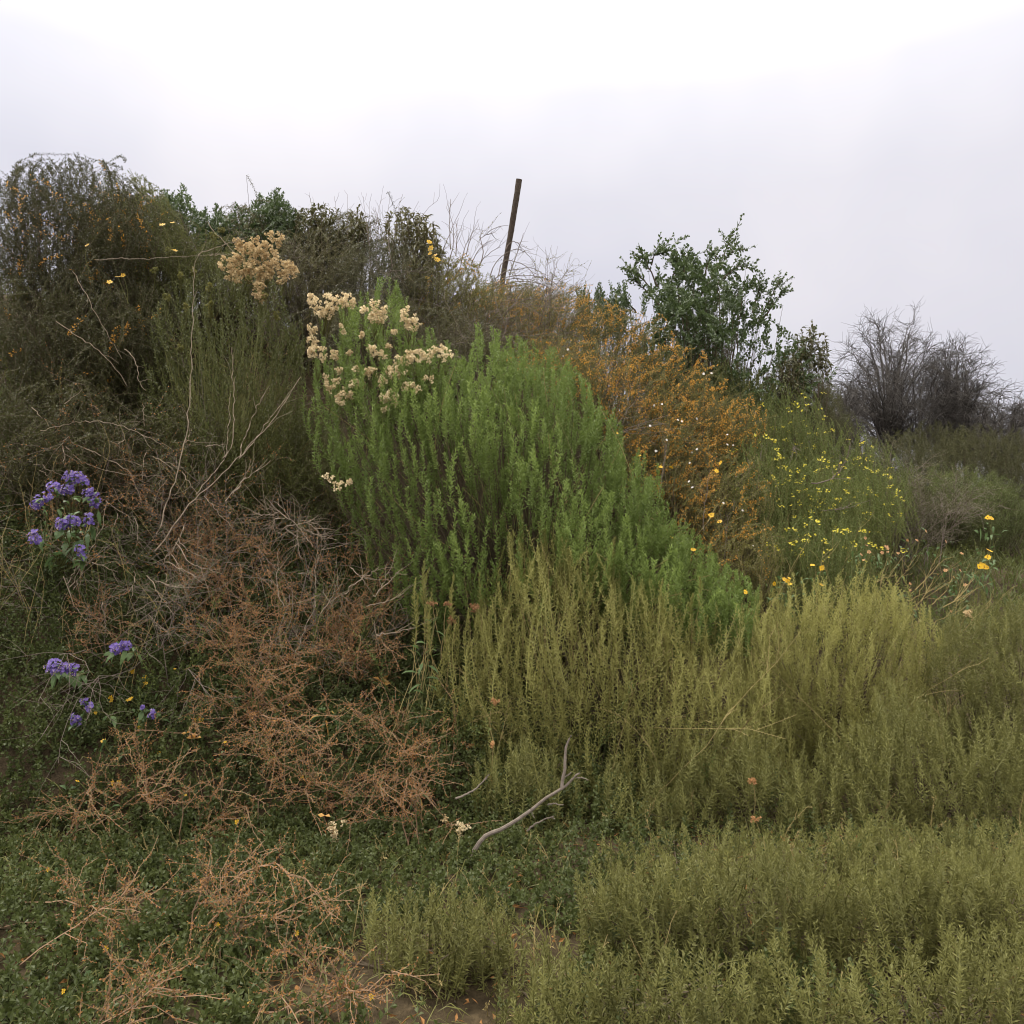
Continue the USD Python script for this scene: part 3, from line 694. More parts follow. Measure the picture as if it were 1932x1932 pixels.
# ---- the leaning pole
rng = np.random.default_rng(220)
pb = G(932, 12.7)
pole_path = np.vstack([pb - np.array([0, 0, .2]), P(941, 610, 12.6), P(948, 530, 12.5), P(962, 450, 12.3), P(975.5, 365, 12.1), P(979.5, 338, 12.05)])
t = Thing('leaning_pole', 'leaning weathered brown wooden pole against the sky', 'pole', pb)
from scipy.interpolate import PchipInterpolator
hh = np.r_[0, np.cumsum(np.linalg.norm(np.diff(pole_path, axis=0), axis=1))]
pp = PchipInterpolator(hh, pole_path)(np.linspace(0, hh[-1], 40))
pv, pf = tubes(pp[None], .033, .045, 12)
c = np.repeat(pp, 12, 0)
pv = c + (pv - c) * (0.9 + 0.25 * meshkit.fbm(pv * np.array([30, 30, 6]), 3, 4))[:, None]
cap = len(pv)
pv = np.vstack([pv, pp[-1]])
pf = np.vstack([pf, [[cap - 12 + q, cap - 12 + (q + 1) % 12, cap] for q in range(12)]])
t.part('shaft', (pv, pf), M_POLE)
t.part('splinter', tubes(np.stack([grow(pp[q:q + 1], np.array([[rng.normal(), -1, 1.5]]), .1, rng, 4)[0] for q in (12, 19, 27, 33)]), .008, .002), M_POLE)

# ---- the dark oak with its long sprays
rng = np.random.default_rng(230)
OAK = [(1195, 700), (1200, 600), (1190, 555), (1215, 520), (1240, 490), (1275, 500), (1295, 485), (1320, 505), (1345, 480), (1362, 500), (1385, 530), (1375, 560), (1395, 590), (1420, 575), (1440, 560), (1455, 590), (1460, 640), (1500, 660), (1515, 720), (1470, 790), (1380, 820), (1280, 790), (1220, 740)]
root = G(1345, 10.6)
ct = fill(OAK, 10.2, .9, 64, rng, 0, .6)
ct = np.repeat(ct, 13, 0) + rng.normal(size=(64 * 13, 3)) * np.array([.17, .2, .14])
t, _ = shoot_shrub('oak_tree', 'bushy dark green oak with long sprays against the sky', 'tree', OAK, 10.2, .9, root, 760, rng, M_OAK, M_BROWNSTEM, tips=ct, L=.26, M=20, ll=.058, lw=.034, up=.4, radial=.5, noise=.5, stem_keep=.5, stem_r=.012, a0=1.0, a1=.5, wide_at=.55)
SPRAYS = [[(1320, 560), (1345, 520), (1365, 480), (1385, 432)], [(1350, 540), (1375, 515), (1400, 500), (1418, 510)], [(1360, 510), (1375, 480), (1395, 470)], [(1330, 520), (1335, 500), (1345, 478)], [(1240, 540), (1222, 500), (1205, 462)], [(1230, 500), (1238, 480), (1250, 478)],
          [(1240, 560), (1210, 525), (1180, 500)], [(1250, 580), (1215, 545), (1190, 522)], [(1385, 560), (1410, 545), (1425, 540)], [(1430, 610), (1450, 570), (1472, 530)], [(1440, 600), (1455, 580), (1476, 552)], [(1420, 590), (1430, 555), (1435, 540)],
          [(1290, 520), (1295, 500), (1300, 482)], [(1380, 610), (1400, 590), (1400, 570)], [(1200, 590), (1180, 575), (1165, 580)], [(1270, 520), (1275, 500), (1270, 490)]]
for pts in SPRAYS:
    w = poly_path(pts, 10.1 + rng.normal() * .25, 10, rng, .004)
    p, d = spawn(w, 9, rng, .3, 1, .6, .2)
    sub = np.concatenate([grow(p, d, rng.uniform(.12, .3, len(p)), rng, 5, .12)])
    lv = leafy(sub, 11, .058, .03, rng, 1.0, .5, s0=.1, wide_at=.55)
    t.part('spray', join(kites(lv), kites(leafy(w, 14, .058, .03, rng, 1.0, .5, s0=.4, wide_at=.55))), M_OAK)
    t.part('branch', join(tubes(w, .012, .004, 5), tubes(sub, .004, .002)), M_BROWNSTEM)
# small oak left, and the leafy mass below
rng = np.random.default_rng(231)
shoot_shrub('oak_tree', 'small green oak left of the large oak, rising from the orange bushes', 'tree', [(1085, 600), (1080, 545), (1098, 530), (1115, 560), (1130, 530), (1140, 515), (1158, 540), (1185, 520), (1190, 560), (1170, 620), (1110, 640)], 9.9, .3, G(1130, 10.0), 120, rng, M_OAK, M_BROWNSTEM, L=.35, M=26, ll=.05, lw=.024, up=.9, radial=.5, noise=.25, stem_keep=.5, stem_r=.008, a0=1, a1=.5, wide_at=.55)
sumac('sumac_shrub', 'leafy branch with drooping leaves right of the oak, in front of the bare tree', [(1492, 690), (1500, 620), (1520, 602), (1550, 612), (1572, 640), (1560, 675), (1530, 685), (1515, 720)], 10.5, 46, np.random.default_rng(232), 1490, 14, M_SUMAC, .35, .10, .028)
sumac('sumac_shrub', 'dull leaved shrub below the oak on the right, next to the mustard', [(1440, 760), (1440, 690), (1470, 660), (1510, 670), (1525, 720), (1510, 790), (1460, 820)], 10.0, 130, np.random.default_rng(233), 1480, 14, M_SUMAC, .3, .07, .022)
shoot_shrub('green_thicket', 'deep green leafy thicket between the orange bushes and the mustard', 'shrub', [(1290, 700), (1340, 660), (1440, 690), (1500, 760), (1490, 850), (1420, 900), (1340, 830)], 9.3, .5, G(1400, 9.5), 480, np.random.default_rng(234), M_DULL, M_BROWNSTEM, L=.4, M=40, ll=.035, lw=.012, up=.6, radial=.6, noise=.3, stem_keep=.4)

# ================================================================ yellow mustard patch
Z4 = lambda x, y: (1391 + .2488 * x, 772.8 + .2488 * y)
MUST = [('tall mustard plant with pale yellow flowers next to the dull leaved shrub', 1480, 800, 85, 85, 8.6, 260, [(640, -125), (510, -90), (530, -35), (635, -5), (450, -20), (405, 10), (490, 5), (395, 100), (345, 130), (280, 140), (400, 170), (515, 130), (430, 330), (665, 170), (235, 200), (385, 225), (550, 180), (485, 265), (525, 290), (585, 280), (230, 355), (655, 325), (330, 370), (515, 380), (165, 240), (200, 305), (375, 240)]),
        ('mustard plant with the densest lemon yellow flowers, in the middle of the patch', 1545, 930, 90, 75, 7.6, 300, [(690, 395), (680, 440), (735, 435), (595, 470), (630, 455), (750, 490), (500, 520), (475, 555), (390, 530), (400, 465), (450, 545), (715, 540), (515, 610), (625, 625), (690, 615), (540, 655), (610, 660), (665, 690), (560, 680), (610, 695), (560, 730), (640, 720), (550, 770), (560, 800), (635, 780), (630, 835), (480, 840), (710, 825), (780, 685), (815, 780), (740, 735), (815, 620), (830, 635), (720, 720), (600, 735), (690, 740), (480, 700)]),
        ('mustard plant with thin yellow flowers towards the dark grass on the right', 1630, 945, 80, 80, 8.2, 220, [(890, 665), (905, 620), (915, 710), (970, 680), (1000, 600), (1010, 630), (1060, 645), (1200, 655), (1175, 715), (1170, 520), (1155, 805), (950, 855), (1110, 720), (1185, 850), (865, 715), (825, 690), (800, 740)]),
        ('low mustard plant with yellow flowers above the olive sage', 1540, 1020, 110, 60, 6.6, 280, [(735, 890), (735, 920), (765, 915), (795, 925), (940, 910), (840, 935), (545, 950), (525, 995), (660, 995), (680, 1015), (465, 1045), (420, 1075), (710, 1065), (1030, 1030), (1255, 1075), (660, 1140), (850, 1150), (500, 1095), (440, 1010), (375, 905), (520, 875), (230, 1095), (960, 1150), (1090, 1050)]),
        ('bushy mustard mound behind the densest lemon flowers', 1555, 850, 85, 75, 9.3, 260, []), ('bushy mustard mound in front of the pinkish grey brush', 1640, 885, 75, 60, 9.1, 230, []),
        ('sparse mustard plant among the white daisies left of the patch', 1430, 900, 70, 90, 7.3, 200, [(85, 580), (0, 600), (40, 665), (-60, 690), (-130, 570), (-170, 610), (-90, 670), (205, 190), (130, 195), (-140, 400), (300, 300), (420, 660), (400, 730), (430, 810)])]
for q, (label, u, v, a, b, Y, n, fl) in enumerate(MUST):
    rng = np.random.default_rng(300 + q)
    root = G(u, Y + .15)
    t = Thing('mustard_plant', label, 'wildflower', root, 'mustard plants with yellow flowers')
    tips = fill(ellipse(u, v, a, b, 24, rng, .08), Y, .45, n, rng, .002, .7)
    paths = shoot_paths(tips, root, .5, rng, .8, .5, .3, K=6, bow=.1)
    t.part('stems', join(stems_to(paths, root, rng, .003, .0016, keep=.4), tubes(paths, .0022, .0012)), M_STEM, kind='stuff')
    t.part('foliage', kites(leafy(paths, 38, .028, .0095, rng, 1.1, .6)), M_MUSTARD, kind='stuff')
    fl = list(fl) + [((u + a * .95 * r_ * math.cos(t_) - 1391) / .2488, (v + b * .9 * r_ * math.sin(t_) - 772.8) / .2488) for r_, t_ in zip(np.sqrt(rng.random(22)), rng.uniform(0, 6.28, 22))]
    for zx, zy in fl:
        uu, vv = Z4(zx, zy)
        c = P(uu, vv, Y - .25 + rng.normal() * .1)
        m = rng.integers(4, 8)
        cc = c + rng.normal(size=(m, 3)) * np.array([.012, .012, .009])
        h = t.part('flower_head', join(daisies(cc, rng.normal(size=(m, 3)) * .5 + np.array([0, -.5, 1]), .0095, rng, 4, .9, .2)), M_LEMON)
        w = grow((c - np.array([rng.normal() * .04, -.05, .25]))[None], (c - (c - np.array([0, -.03, .25])))[None], .26, rng, 5, .05)
        w = w + (c - w[:, -1])[:, None]
        t.part('flower_stem', tubes(w, .0022, .0014), M_STEM)

# grey brown brush behind the mustard, dark scrub at the far right
for q, (label, u, v, Y, n, mat, Hpx, wx) in enumerate([
    ('pinkish grey bare brush right of the mustard', 1590, 850, 10.5, 34, M_GREYTWIG, 60, .7), ('pinkish grey bare brush between the mustard and the dark grass', 1660, 900, 10.0, 34, M_GREYTWIG, 40, .7),
    ('dark bare brush under the bare trees', 1730, 900, 14.0, 34, M_BARETREE, 60, 1.1), ('dark bare brush at the right edge under the bare trees', 1860, 900, 14.0, 36, M_BARETREE, 80, 1.2)]):
    rng = np.random.default_rng(320 + q)
    root = G(u, Y)
    top = P(u, v - Hpx * .5, Y)
    H = max(top[2] - root[2], .9)
    t = Thing('bare_brush', label, 'dry brush', root)
    st = root + rng.normal(size=(n, 3)) * np.array([wx * .7, .4, .03])
    m, allp = twiggy(st, fan(n, rng, .45, 1), H * rng.uniform(.5, .8, n), rng, ((9, .45, .7), (8, .45, .9)), .006, .15, .02)
    t.part('twigs', m, mat, kind='stuff')
    t.part('dry_leaves', kites(leafy(allp[2], 5, .03, .012, rng)), M_SUMAC if q < 2 else M_DARK, kind='stuff')


# ================================================================ bare trees at the right
def bare_tree(label, ru, Y, poly, T, rng, n=60):
    """A leafless tree whose rounded crown has the outline poly from the front."""
    root = G(ru, Y)
    t = Thing('bare_tree', label, 'tree', root)
    tips = fill(poly, Y, T, n, rng, 0, .5, .3)
    top = tips[:, 2].max()
    fork = root + np.array([0, 0, (tips[:, 2].min() - root[2]) * .55 + .25])
    k = 5
    seats = fork + rng.normal(size=(k, 3)) * np.array([.35, .3, .12])
    near = np.argmin(np.linalg.norm(seats[None] - tips[:, None], axis=2) + .4 * rng.random((n, k)), 1)
    s = np.linspace(0, 1, 8)[None, :, None]
    st = np.stack([root + rng.normal(size=3) * np.array([.15, .12, 0]) - np.array([0, 0, .1]) for _ in range(k)])
    trunks = st[:, None] * (1 - s) + seats[:, None] * s + .05 * rng.normal(size=(k, 8, 3)) * (s * (1 - s) * 4)
    for w in trunks:
        t.part('trunk', tubes(w[None], .085, .05, 8), M_BARETREE)
    a0 = seats[near]
    ctrl = a0 * .45 + tips * .55 + (tips - a0) * np.array([-.2, -.2, .30]) + .12 * rng.normal(size=tips.shape)
    s = np.linspace(0, 1, 10)[None, :, None]
    limbs = (1 - s) ** 2 * a0[:, None] + 2 * s * (1 - s) * ctrl[:, None] + s ** 2 * tips[:, None] + .035 * rng.normal(size=(n, 10, 3)) * s
    t.part('limbs', tubes(limbs, .026, .004, 5), M_BARETREE, kind='stuff')
    H = (top - fork[2])
    p, d = spawn(limbs, 11, rng, .3, 1, .8, -.02)
    b1 = grow(p, d, H * rng.uniform(.08, .18, len(p)), rng, 6, .2, .05)
    p, d = spawn(b1, 7, rng, .2, 1, .8, -.02)
    b2 = grow(p, d, H * rng.uniform(.05, .12, len(p)), rng, 5, .22, .01)
    t.part('crown', join(tubes(b1, .0075, .003), tubes(b2, .0038, .002)), M_BARETREE, kind='stuff')
    return t


bare_tree('leafless tree with a wide rounded crown right of the oak', 1690, 19.0, [(1585, 800), (1580, 710), (1600, 648), (1645, 608), (1695, 596), (1748, 612), (1788, 652), (1800, 730), (1785, 815), (1680, 840)], 1.5, np.random.default_rng(401), 95)
bare_tree('leafless tree at the right edge, lower than its neighbour', 1800, 20.0, [(1735, 820), (1745, 710), (1780, 662), (1815, 650), (1850, 680), (1880, 730), (1895, 840), (1810, 860)], 1.4, np.random.default_rng(402), 110)
bare_tree('low leafless tree half out of frame at the far right', 1895, 18.0, [(1830, 860), (1840, 770), (1880, 735), (1940, 730), (1980, 790), (1970, 870)], 1.3, np.random.default_rng(403), 70)
bare_tree('low leafless tree left of the rounded bare crown', 1600, 17.0, [(1545, 820), (1550, 740), (1585, 712), (1630, 735), (1640, 810)], .8, np.random.default_rng(404), 40)
for q, (label, u, v, a, b_, Y, n) in enumerate([('dark green bush under the rounded bare tree', 1690, 870, 90, 60, 15.5, 330), ('dark green bush at the right edge under the bare trees', 1840, 880, 100, 80, 15.0, 380), ('dark green bush behind the leafy branch right of the oak', 1535, 790, 60, 75, 12.5, 330), ('dark bush left under the rounded bare tree', 1585, 840, 65, 60, 14.0, 300), ('dark bush at the far right edge under the low bare tree', 1920, 890, 70, 90, 14.5, 340), ('dark brush between the two larger bare trees', 1770, 835, 80, 45, 17.0, 300), ('low dark scrub in front of the rounded bare tree', 1660, 935, 90, 55, 13.0, 360), ('low dark scrub in front of the second bare tree', 1785, 930, 90, 60, 12.8, 360), ('low dark scrub at the right edge behind the yellow flowers', 1890, 950, 80, 60, 12.0, 340), ('dark bush in the gap under the leafy branch right of the oak', 1510, 745, 55, 75, 11.3, 300), ('dark scrub far back, left under the rounded bare tree', 1620, 905, 75, 60, 16.0, 300), ('dark scrub far back, below the middle of the bare trees', 1720, 900, 85, 60, 16.2, 300), ('dark scrub far back, below the second bare tree', 1830, 905, 85, 60, 16.4, 300), ('dark scrub far back at the right edge', 1930, 905, 70, 65, 16.0, 280), ('dark bush in the shade behind the trunk of the large oak', 1320, 700, 85, 55, 11.2, 320), ('dark grassy bush between the grey brush and the right edge', 1760, 960, 100, 45, 12.5, 300)]):
    deerweed(label, u, v, a, b_, Y, np.random.default_rng(420 + q), n, 0, 0, M_DARK if q not in (7, 8, 16) else M_COVER, 'dark_shrub', T=1.0, ll=.045, aim=(0, 0, .3))

# ================================================================ what stands where a line of sight meets the slope
def hit(u, v):
    """Distance at which the ground is seen at (u, v)."""
    Ys = np.linspace(2.3, 30, 900)
    q = P(u, v, Ys)
    below = np.nonzero(q[:, 2] <= ground(q[:, 0], q[:, 1]))[0]
    return float(Ys[below[0]]) if len(below) else 12.0


# ---- ground cover over the lower slope
def scatter(n, poly, rng):
    pg = shapely.Polygon(poly)
    x0, y0, x1, y1 = pg.bounds
    q = rng.uniform((x0, y0), (x1, y1), (int(n * 3), 2))
    q = q[shapely.contains_xy(pg, q[:, 0], q[:, 1])][:n]
    return q


rng = np.random.default_rng(500)
q = np.vstack([scatter(9500, [(-3.4, 3.66), (.6, 3.66), (.8, 4.6), (-.4, 5.6), (-4.6, 5.6), (-4.2, 4.2)], rng), scatter(2200, [(-4.6, 5.2), (1.4, 5.2), (.4, 6.6), (-6, 7.5)], rng), scatter(500, [(.5, 3.64), (4, 3.64), (4, 4.05), (.5, 4.05)], rng), scatter(7500, [(-2.7, 1.9), (2.7, 1.9), (2.9, 3.7), (-2.9, 3.7)], rng)])
q = q[(q[:, 0] < .25 + .4 * rng.normal(size=len(q))) | (rng.random(len(q)) < .3)]
q = q[(q[:, 1] > 3.66) | (meshkit.fbm(np.stack([q[:, 0] * 2.2, q[:, 1] * 2.2, 0 * q[:, 0]], 1), 3, 41) > .40 + .05 * np.clip(q[:, 0], -1, 1))]
hgt = 0.05 + 0.17 * meshkit.fbm(np.stack([q[:, 0] * 2.4, q[:, 1] * 2.4, 0 * q[:, 0]], 1), 3, 9) * np.where(q[:, 1] > 3.5, np.clip((q[:, 1] - 3.5) / 0.6, 0.25, 1), 0.45)
z0 = ground(q[:, 0], q[:, 1])
st = np.stack([q[:, 0], q[:, 1], z0], 1)
w = grow(st, fan(len(q), rng, .6, 1, (0, -.25, 0)), hgt * rng.uniform(.8, 2.2, len(q)), rng, 4, .25, .03)
lv = leafy(w, 16, .022, .014, rng, 1.2, .8, s0=.15, taper=.2, wide_at=.6)
structure('ground_cover', join(kites(lv), tubes(w, .0016, .0008)), M_COVER, 'low dark green leafy ground cover on the foot of the slope', smooth=False, kind='stuff')
q = scatter(2600, [(-8, 6), (-1, 5.6), (3.4, 6), (9, 9), (9, 15), (3, 13), (-2, 10.5), (-8, 10)], rng)
st = np.stack([q[:, 0], q[:, 1], ground(q[:, 0], q[:, 1])], 1)
w = grow(st, fan(len(q), rng, .6, 1), rng.uniform(.15, .5, len(q)), rng, 5, .2)
lv = leafy(w, 20, .04, .016, rng, 1.1, .6, s0=.1)
structure('undergrowth', join(kites(lv), tubes(w, .003, .0012)), M_DULL, 'dull green undergrowth between the shrubs of the upper slope', smooth=False, kind='stuff')
q = scatter(5200, [(3.2, 7.2), (9, 7.5), (13, 14), (16, 20), (6, 20), (4.5, 11)], rng)
st = np.stack([q[:, 0], q[:, 1], ground(q[:, 0], q[:, 1]) - .02], 1)
d = fan(len(q) * 3, rng, .55, 1)
p3 = np.repeat(st, 3, 0) + rng.normal(size=(len(q) * 3, 3)) * np.array([.06, .06, 0])
v, f = long_leaves(p3, d, rng.uniform(.18, .5, len(p3)), .011, rng, .25)
structure('grass', (v, f), M_COVER, 'dark green grass below the bare trees on the right', smooth=False, kind='stuff')
q = np.vstack([np.stack([rng.uniform(-5, 5, 1500), rng.uniform(3.4, 4.0, 1500)], 1), np.stack([rng.uniform(-2.7, 2.7, 2600), rng.uniform(1.9, 3.7, 2600)], 1)])
q = q[meshkit.fbm(np.stack([q[:, 0] * 2.2, q[:, 1] * 2.2, 0 * q[:, 0]], 1), 3, 31) > .47]
p3 = np.repeat(np.stack([q[:, 0], q[:, 1], ground(q[:, 0], q[:, 1]) - .01], 1), 4, 0) + rng.normal(size=(len(q) * 4, 3)) * np.array([.03, .03, 0])
v, f = long_leaves(p3, fan(len(p3), rng, .8, 1), rng.uniform(.05, .2, len(p3)), .0045, rng, .35)
structure('dry_grass', (v, f), M_SAGE_DIM, 'short dry olive grass between the low plants at the bottom', smooth=False, kind='stuff')
n = 2600
pq = np.stack([rng.uniform(-3.2, 3.2, n), rng.uniform(1.9, 3.8, n), np.zeros(n)], 1)
pq[:, 2] = np.maximum(ground(pq[:, 0], pq[:, 1]), 0) + .018
ang = rng.uniform(0, 6.28, n)
v, f = kites(leaf_arrays(pq, np.stack([np.cos(ang), np.sin(ang), rng.uniform(-.1, .5, n)], 1), rng.uniform(.01, .04, n), rng.uniform(.004, .014, n), rng, .3))
ang = rng.uniform(0, 6.28, 260)
tw = np.stack([rng.uniform(-3.2, 3.2, 260), rng.uniform(1.9, 3.8, 260), np.zeros(260)], 1)
tw[:, 2] = np.maximum(ground(tw[:, 0], tw[:, 1]), 0) + .02
v, f = join((v, f), tubes(grow(tw, np.stack([np.cos(ang), np.sin(ang), 0 * ang + .03], 1), rng.uniform(.04, .22, 260), rng, 5, .15), .0022, .001))
structure('leaf_litter', (v, f), M_RUST, 'scattered dry leaf litter and twigs under the low plants at the bottom', smooth=False, kind='stuff')


rng = np.random.default_rng(560)
q = np.vstack([scatter(420, [(-3.2, 3.9), (2.2, 3.9), (3.4, 6.5), (2.5, 9), (-4.5, 8.2), (-4, 5)], rng), scatter(160, [(-2.4, 2.1), (2.4, 2.1), (2.6, 3.8), (-2.6, 3.8)], rng)])
st = np.stack([q[:, 0], q[:, 1], ground(q[:, 0], q[:, 1]) - .02], 1)
hq = np.where(q[:, 1] < 3.9, .22, np.where(q[:, 0] < .3, .75, 1.1)) * rng.uniform(.5, 1.25, len(q))
w = grow(st, fan(len(q), rng, .42, 1.0, (.1, -.15, 0)), hq, rng, 8, .1, .05)
p, d = spawn(w, 4, rng, .35, 1, .6, .1)
tw = grow(p, d, np.repeat(hq, 4) * rng.uniform(.06, .22, len(p)), rng, 4, .2)
structure('dry_stems', join(tubes(w, .0022, .0009), tubes(tw, .0011, .0007), kites(leafy(tw, 5, .010, .004, rng))), M_STRAW, 'thin straw coloured dry stems growing up through all the shrubs', smooth=False, kind='stuff')
q = scatter(260, [(-3.2, 4.0), (1.0, 3.95), (3.4, 6.5), (2.5, 9), (-4.5, 8.2), (-4, 5)], rng)
st = np.stack([q[:, 0], q[:, 1], ground(q[:, 0], q[:, 1]) - .02], 1)
w = grow(st, fan(len(q), rng, .35, 1.0, (0, -.15, 0)), rng.uniform(.3, .75, len(q)), rng, 7, .12, .02)
p, d = spawn(w, 5, rng, .35, 1, .6, .2)
tw = grow(p, d, rng.uniform(.06, .18, len(p)), rng, 4, .15)
structure('green_sprigs', join(tubes(w, .0022, .001), kites(leafy(w, 22, .024, .007, rng)), kites(leafy(tw, 12, .02, .006, rng))), M_MUSTARD, 'loose yellow green sprigs growing between the shrubs', smooth=False, kind='stuff')

# ================================================================ rusty dry bushes
def rust_bush(label, u, v, a, b, rng, mains=16, H=None, off=0.15, aim=(0, 0, 0), dens=13, spread=.9):
    """u, v: its middle; a, b: half its width and height in the picture."""
    Y = hit(u, v + b * .9) - off * .3
    root = G(u, Y)
    t = Thing('rusty_bush', label, 'dry brush', root)
    sz = Y / F
    tips = fill(ellipse(u, v, a, b, 20, rng, .1), Y - off, a * sz * .55, max(4, int(mains * 1.25)), rng, .0012, .7)
    ctrl = root * .45 + tips * .55 + rng.normal(size=tips.shape) * .1 + np.array([0, 0, .05])
    s = np.linspace(0, 1, 9)[None, :, None]
    st = root + rng.normal(size=tips.shape) * np.array([a * sz * .55, .16, .03])
    st[:, 2] = ground(st[:, 0], st[:, 1])
    main = (1 - s) ** 2 * st[:, None] + 2 * s * (1 - s) * ctrl[:, None] + s ** 2 * tips[:, None] + .006 * rng.normal(size=(len(tips), 9, 3))
    t.part('branches', tubes(main, .0034, .0012), M_RUSTSTEM, kind='stuff')
    p, d = spawn(main, 7, rng, .25, 1, .8, .05)
    b1 = grow(p, d, rng.uniform(.06, .28, len(p)), rng, 5, .3, .03)
    p, d = spawn(b1, 2, rng, .2, 1, .9, .05)
    b2 = grow(p, d, rng.uniform(.03, .08, len(p)), rng, 4, .25)
    t.part('twigs', join(tubes(b1, .0016, .001), tubes(b2, .001, .0007)), M_RUSTSTEM, kind='stuff')
    t.part('dry_leaves', join(kites(leafy(b1[1::2], dens, .011, .0056, rng, 1.1, .6, s0=.1)), kites(leafy(b2, dens // 2, .010, .005, rng, 1.1, .6, s0=.1)), kites(leafy(main, 24, .013, .006, rng, 1.0, .5, s0=.45))), M_RUST, kind='stuff')
    t.part('tan_leaves', kites(leafy(b1[::2], dens, .011, .0052, rng, 1.1, .6, s0=.1)), M_DRYTAN, kind='stuff')
    g = main[::3]
    t.part('green_leaves', kites(leafy(g + np.array([0, -.01, .01]), 26, .017, .008, rng, 1.1, .6, s0=.2)), M_COVER, kind='stuff')
    return t


for q, (label, u, v, a, b, mains) in enumerate([
    ('rusty brown dry bush left of the pale wispy plant', 440, 1075, 110, 80, 15),
    ('largest rusty dry bush, below the pale stems and left of the sage', 470, 1190, 140, 80, 21),
    ('rusty dry bush with twigs reaching towards the green shrub', 640, 1120, 110, 90, 18),
    ('rusty dry bush around the upper yellowed leaf', 660, 1215, 110, 65, 15),
    ('rusty dry bush below the largest rusty bush, over the ground cover', 500, 1300, 120, 55, 12),
    ('low sprawling rusty bush just above the cream fluffy heads', 600, 1440, 150, 70, 11),
    ('low sprawling rusty bush under the lanceolate weed', 780, 1400, 110, 65, 10),
    ('low rusty bush below the lowest violet flowers', 270, 1500, 170, 55, 4),
    ('faint rusty twigs over the ground cover left of the rosette', 330, 1390, 150, 55, 4),
    ('rusty twigs left of the forked branch, next to the right cream head', 760, 1510, 120, 45, 8)]):
    rust_bush(label, u, v, a, b, np.random.default_rng(600 + q), mains)
for q, (label, u, v, a, b, mains) in enumerate([
    ('rusty streaks over the green cover right of the palm-like rosette', 690, 1360, 90, 45, 5), ('rusty twigs sprawling under the palm-like rosette', 520, 1400, 120, 50, 6), ('rusty twigs left of the cream fluffy heads, at the same height', 430, 1520, 120, 45, 5),
    ('few rusty twigs at the left edge below the lowest violet flowers', 130, 1530, 90, 40, 3), ('few rusty twigs between the violet flowers', 200, 1180, 90, 60, 4), ('rusty twigs in the brown shade above the rusty bushes', 400, 1000, 100, 60, 9)]):
    rust_bush(label, u, v, a, b, np.random.default_rng(640 + q), mains)


for q, (label, u, v, a, b, mains) in enumerate([
    ('low rusty twigs at the bottom left corner', 150, 1700, 150, 60, 7), ('low rusty twigs sprawling at the bottom, left of the middle', 480, 1690, 170, 60, 9), ('low rusty twigs at the bottom next to the small low sage', 620, 1840, 150, 60, 7), ('faint rusty twigs low at the bottom left', 240, 1860, 170, 50, 6)]):
    rust_bush(label, u, v, a, b, np.random.default_rng(660 + q), mains, off=.1)


# ================================================================ pale dead stems on the left
def lines(name, label, cat, base, strokes, rng, r=.005, mat=M_PALE, off=.25, twigs=3, Yfix=None, jitter=.004, part='stem', conv=None, taper=.4):
    t = Thing(name, label, cat, base)
    for st in strokes:
        pts = [conv(*p) for p in st] if conv else st
        Y = (base[1] if Yfix is None else Yfix) + rng.normal() * .06 + np.array([0.0] * len(pts))
        w = poly_path(pts, Y, max(8, 4 * len(pts)), rng, jitter)
        rr = r * rng.uniform(.7, 1.2)
        m = tubes(w, rr, rr * taper, 5)
        if twigs:
            p, d = spawn(w, twigs, rng, .2, 1, .6)
            m = join(m, tubes(grow(p, d, rng.uniform(.04, .2, len(p)), rng, 5, .15), rr * .4, rr * .2))
        t.part(part, m, mat)
    return t


R2 = lambda x, y: (60.3 + .2488 * x, 772.8 + .2488 * y)
rng = np.random.default_rng(700)
b = G(290, 4.75)
lines('dead_shrub', 'dead shrub of tall pale stems forking up to the right', 'dry shrub', b, [
    [(930, 1080), (1100, 850), (1250, 660), (1400, 530), (1570, 360), (1720, 210), (1880, 0), (2040, -250)], [(1250, 640), (1380, 470), (1460, 370), (1490, 200), (1500, 0), (1510, -120)], [(1460, 370), (1525, 250), (1530, 0), (1530, -250), (1515, -470)],
    [(1570, 360), (1620, 200), (1690, 20), (1760, -110)], [(1570, 360), (1700, 215), (1830, 40), (1930, -90)], [(950, 940), (1020, 720), (1090, 520), (1130, 360), (1170, 180), (1195, 0), (1210, -500), (1227, -800), (1228, -1080)],
    [(1160, 250), (1200, 160), (1205, 140)], [(1460, 700), (1600, 545), (1820, 380)], [(1520, 640), (1600, 540), (1650, 430)]], rng, .0038, Yfix=4.55, conv=R2)
b = G(120, 4.55)
lines('dead_shrub', 'dead shrub with a pale stem bent beside the violet flowers', 'dry shrub', b, [
    [(290, 1340), (380, 1180), (470, 1010), (530, 880), (570, 720)], [(270, 1330), (300, 1260), (340, 1190)], [(310, 1370), (400, 1170), (430, 1080)], [(240, 1270), (270, 1350), (300, 1420), (380, 1560), (560, 1680)], [(530, 1460), (560, 1620), (590, 1750)]], rng, .0033, Yfix=4.3, conv=R2)
b = G(250, 4.9)
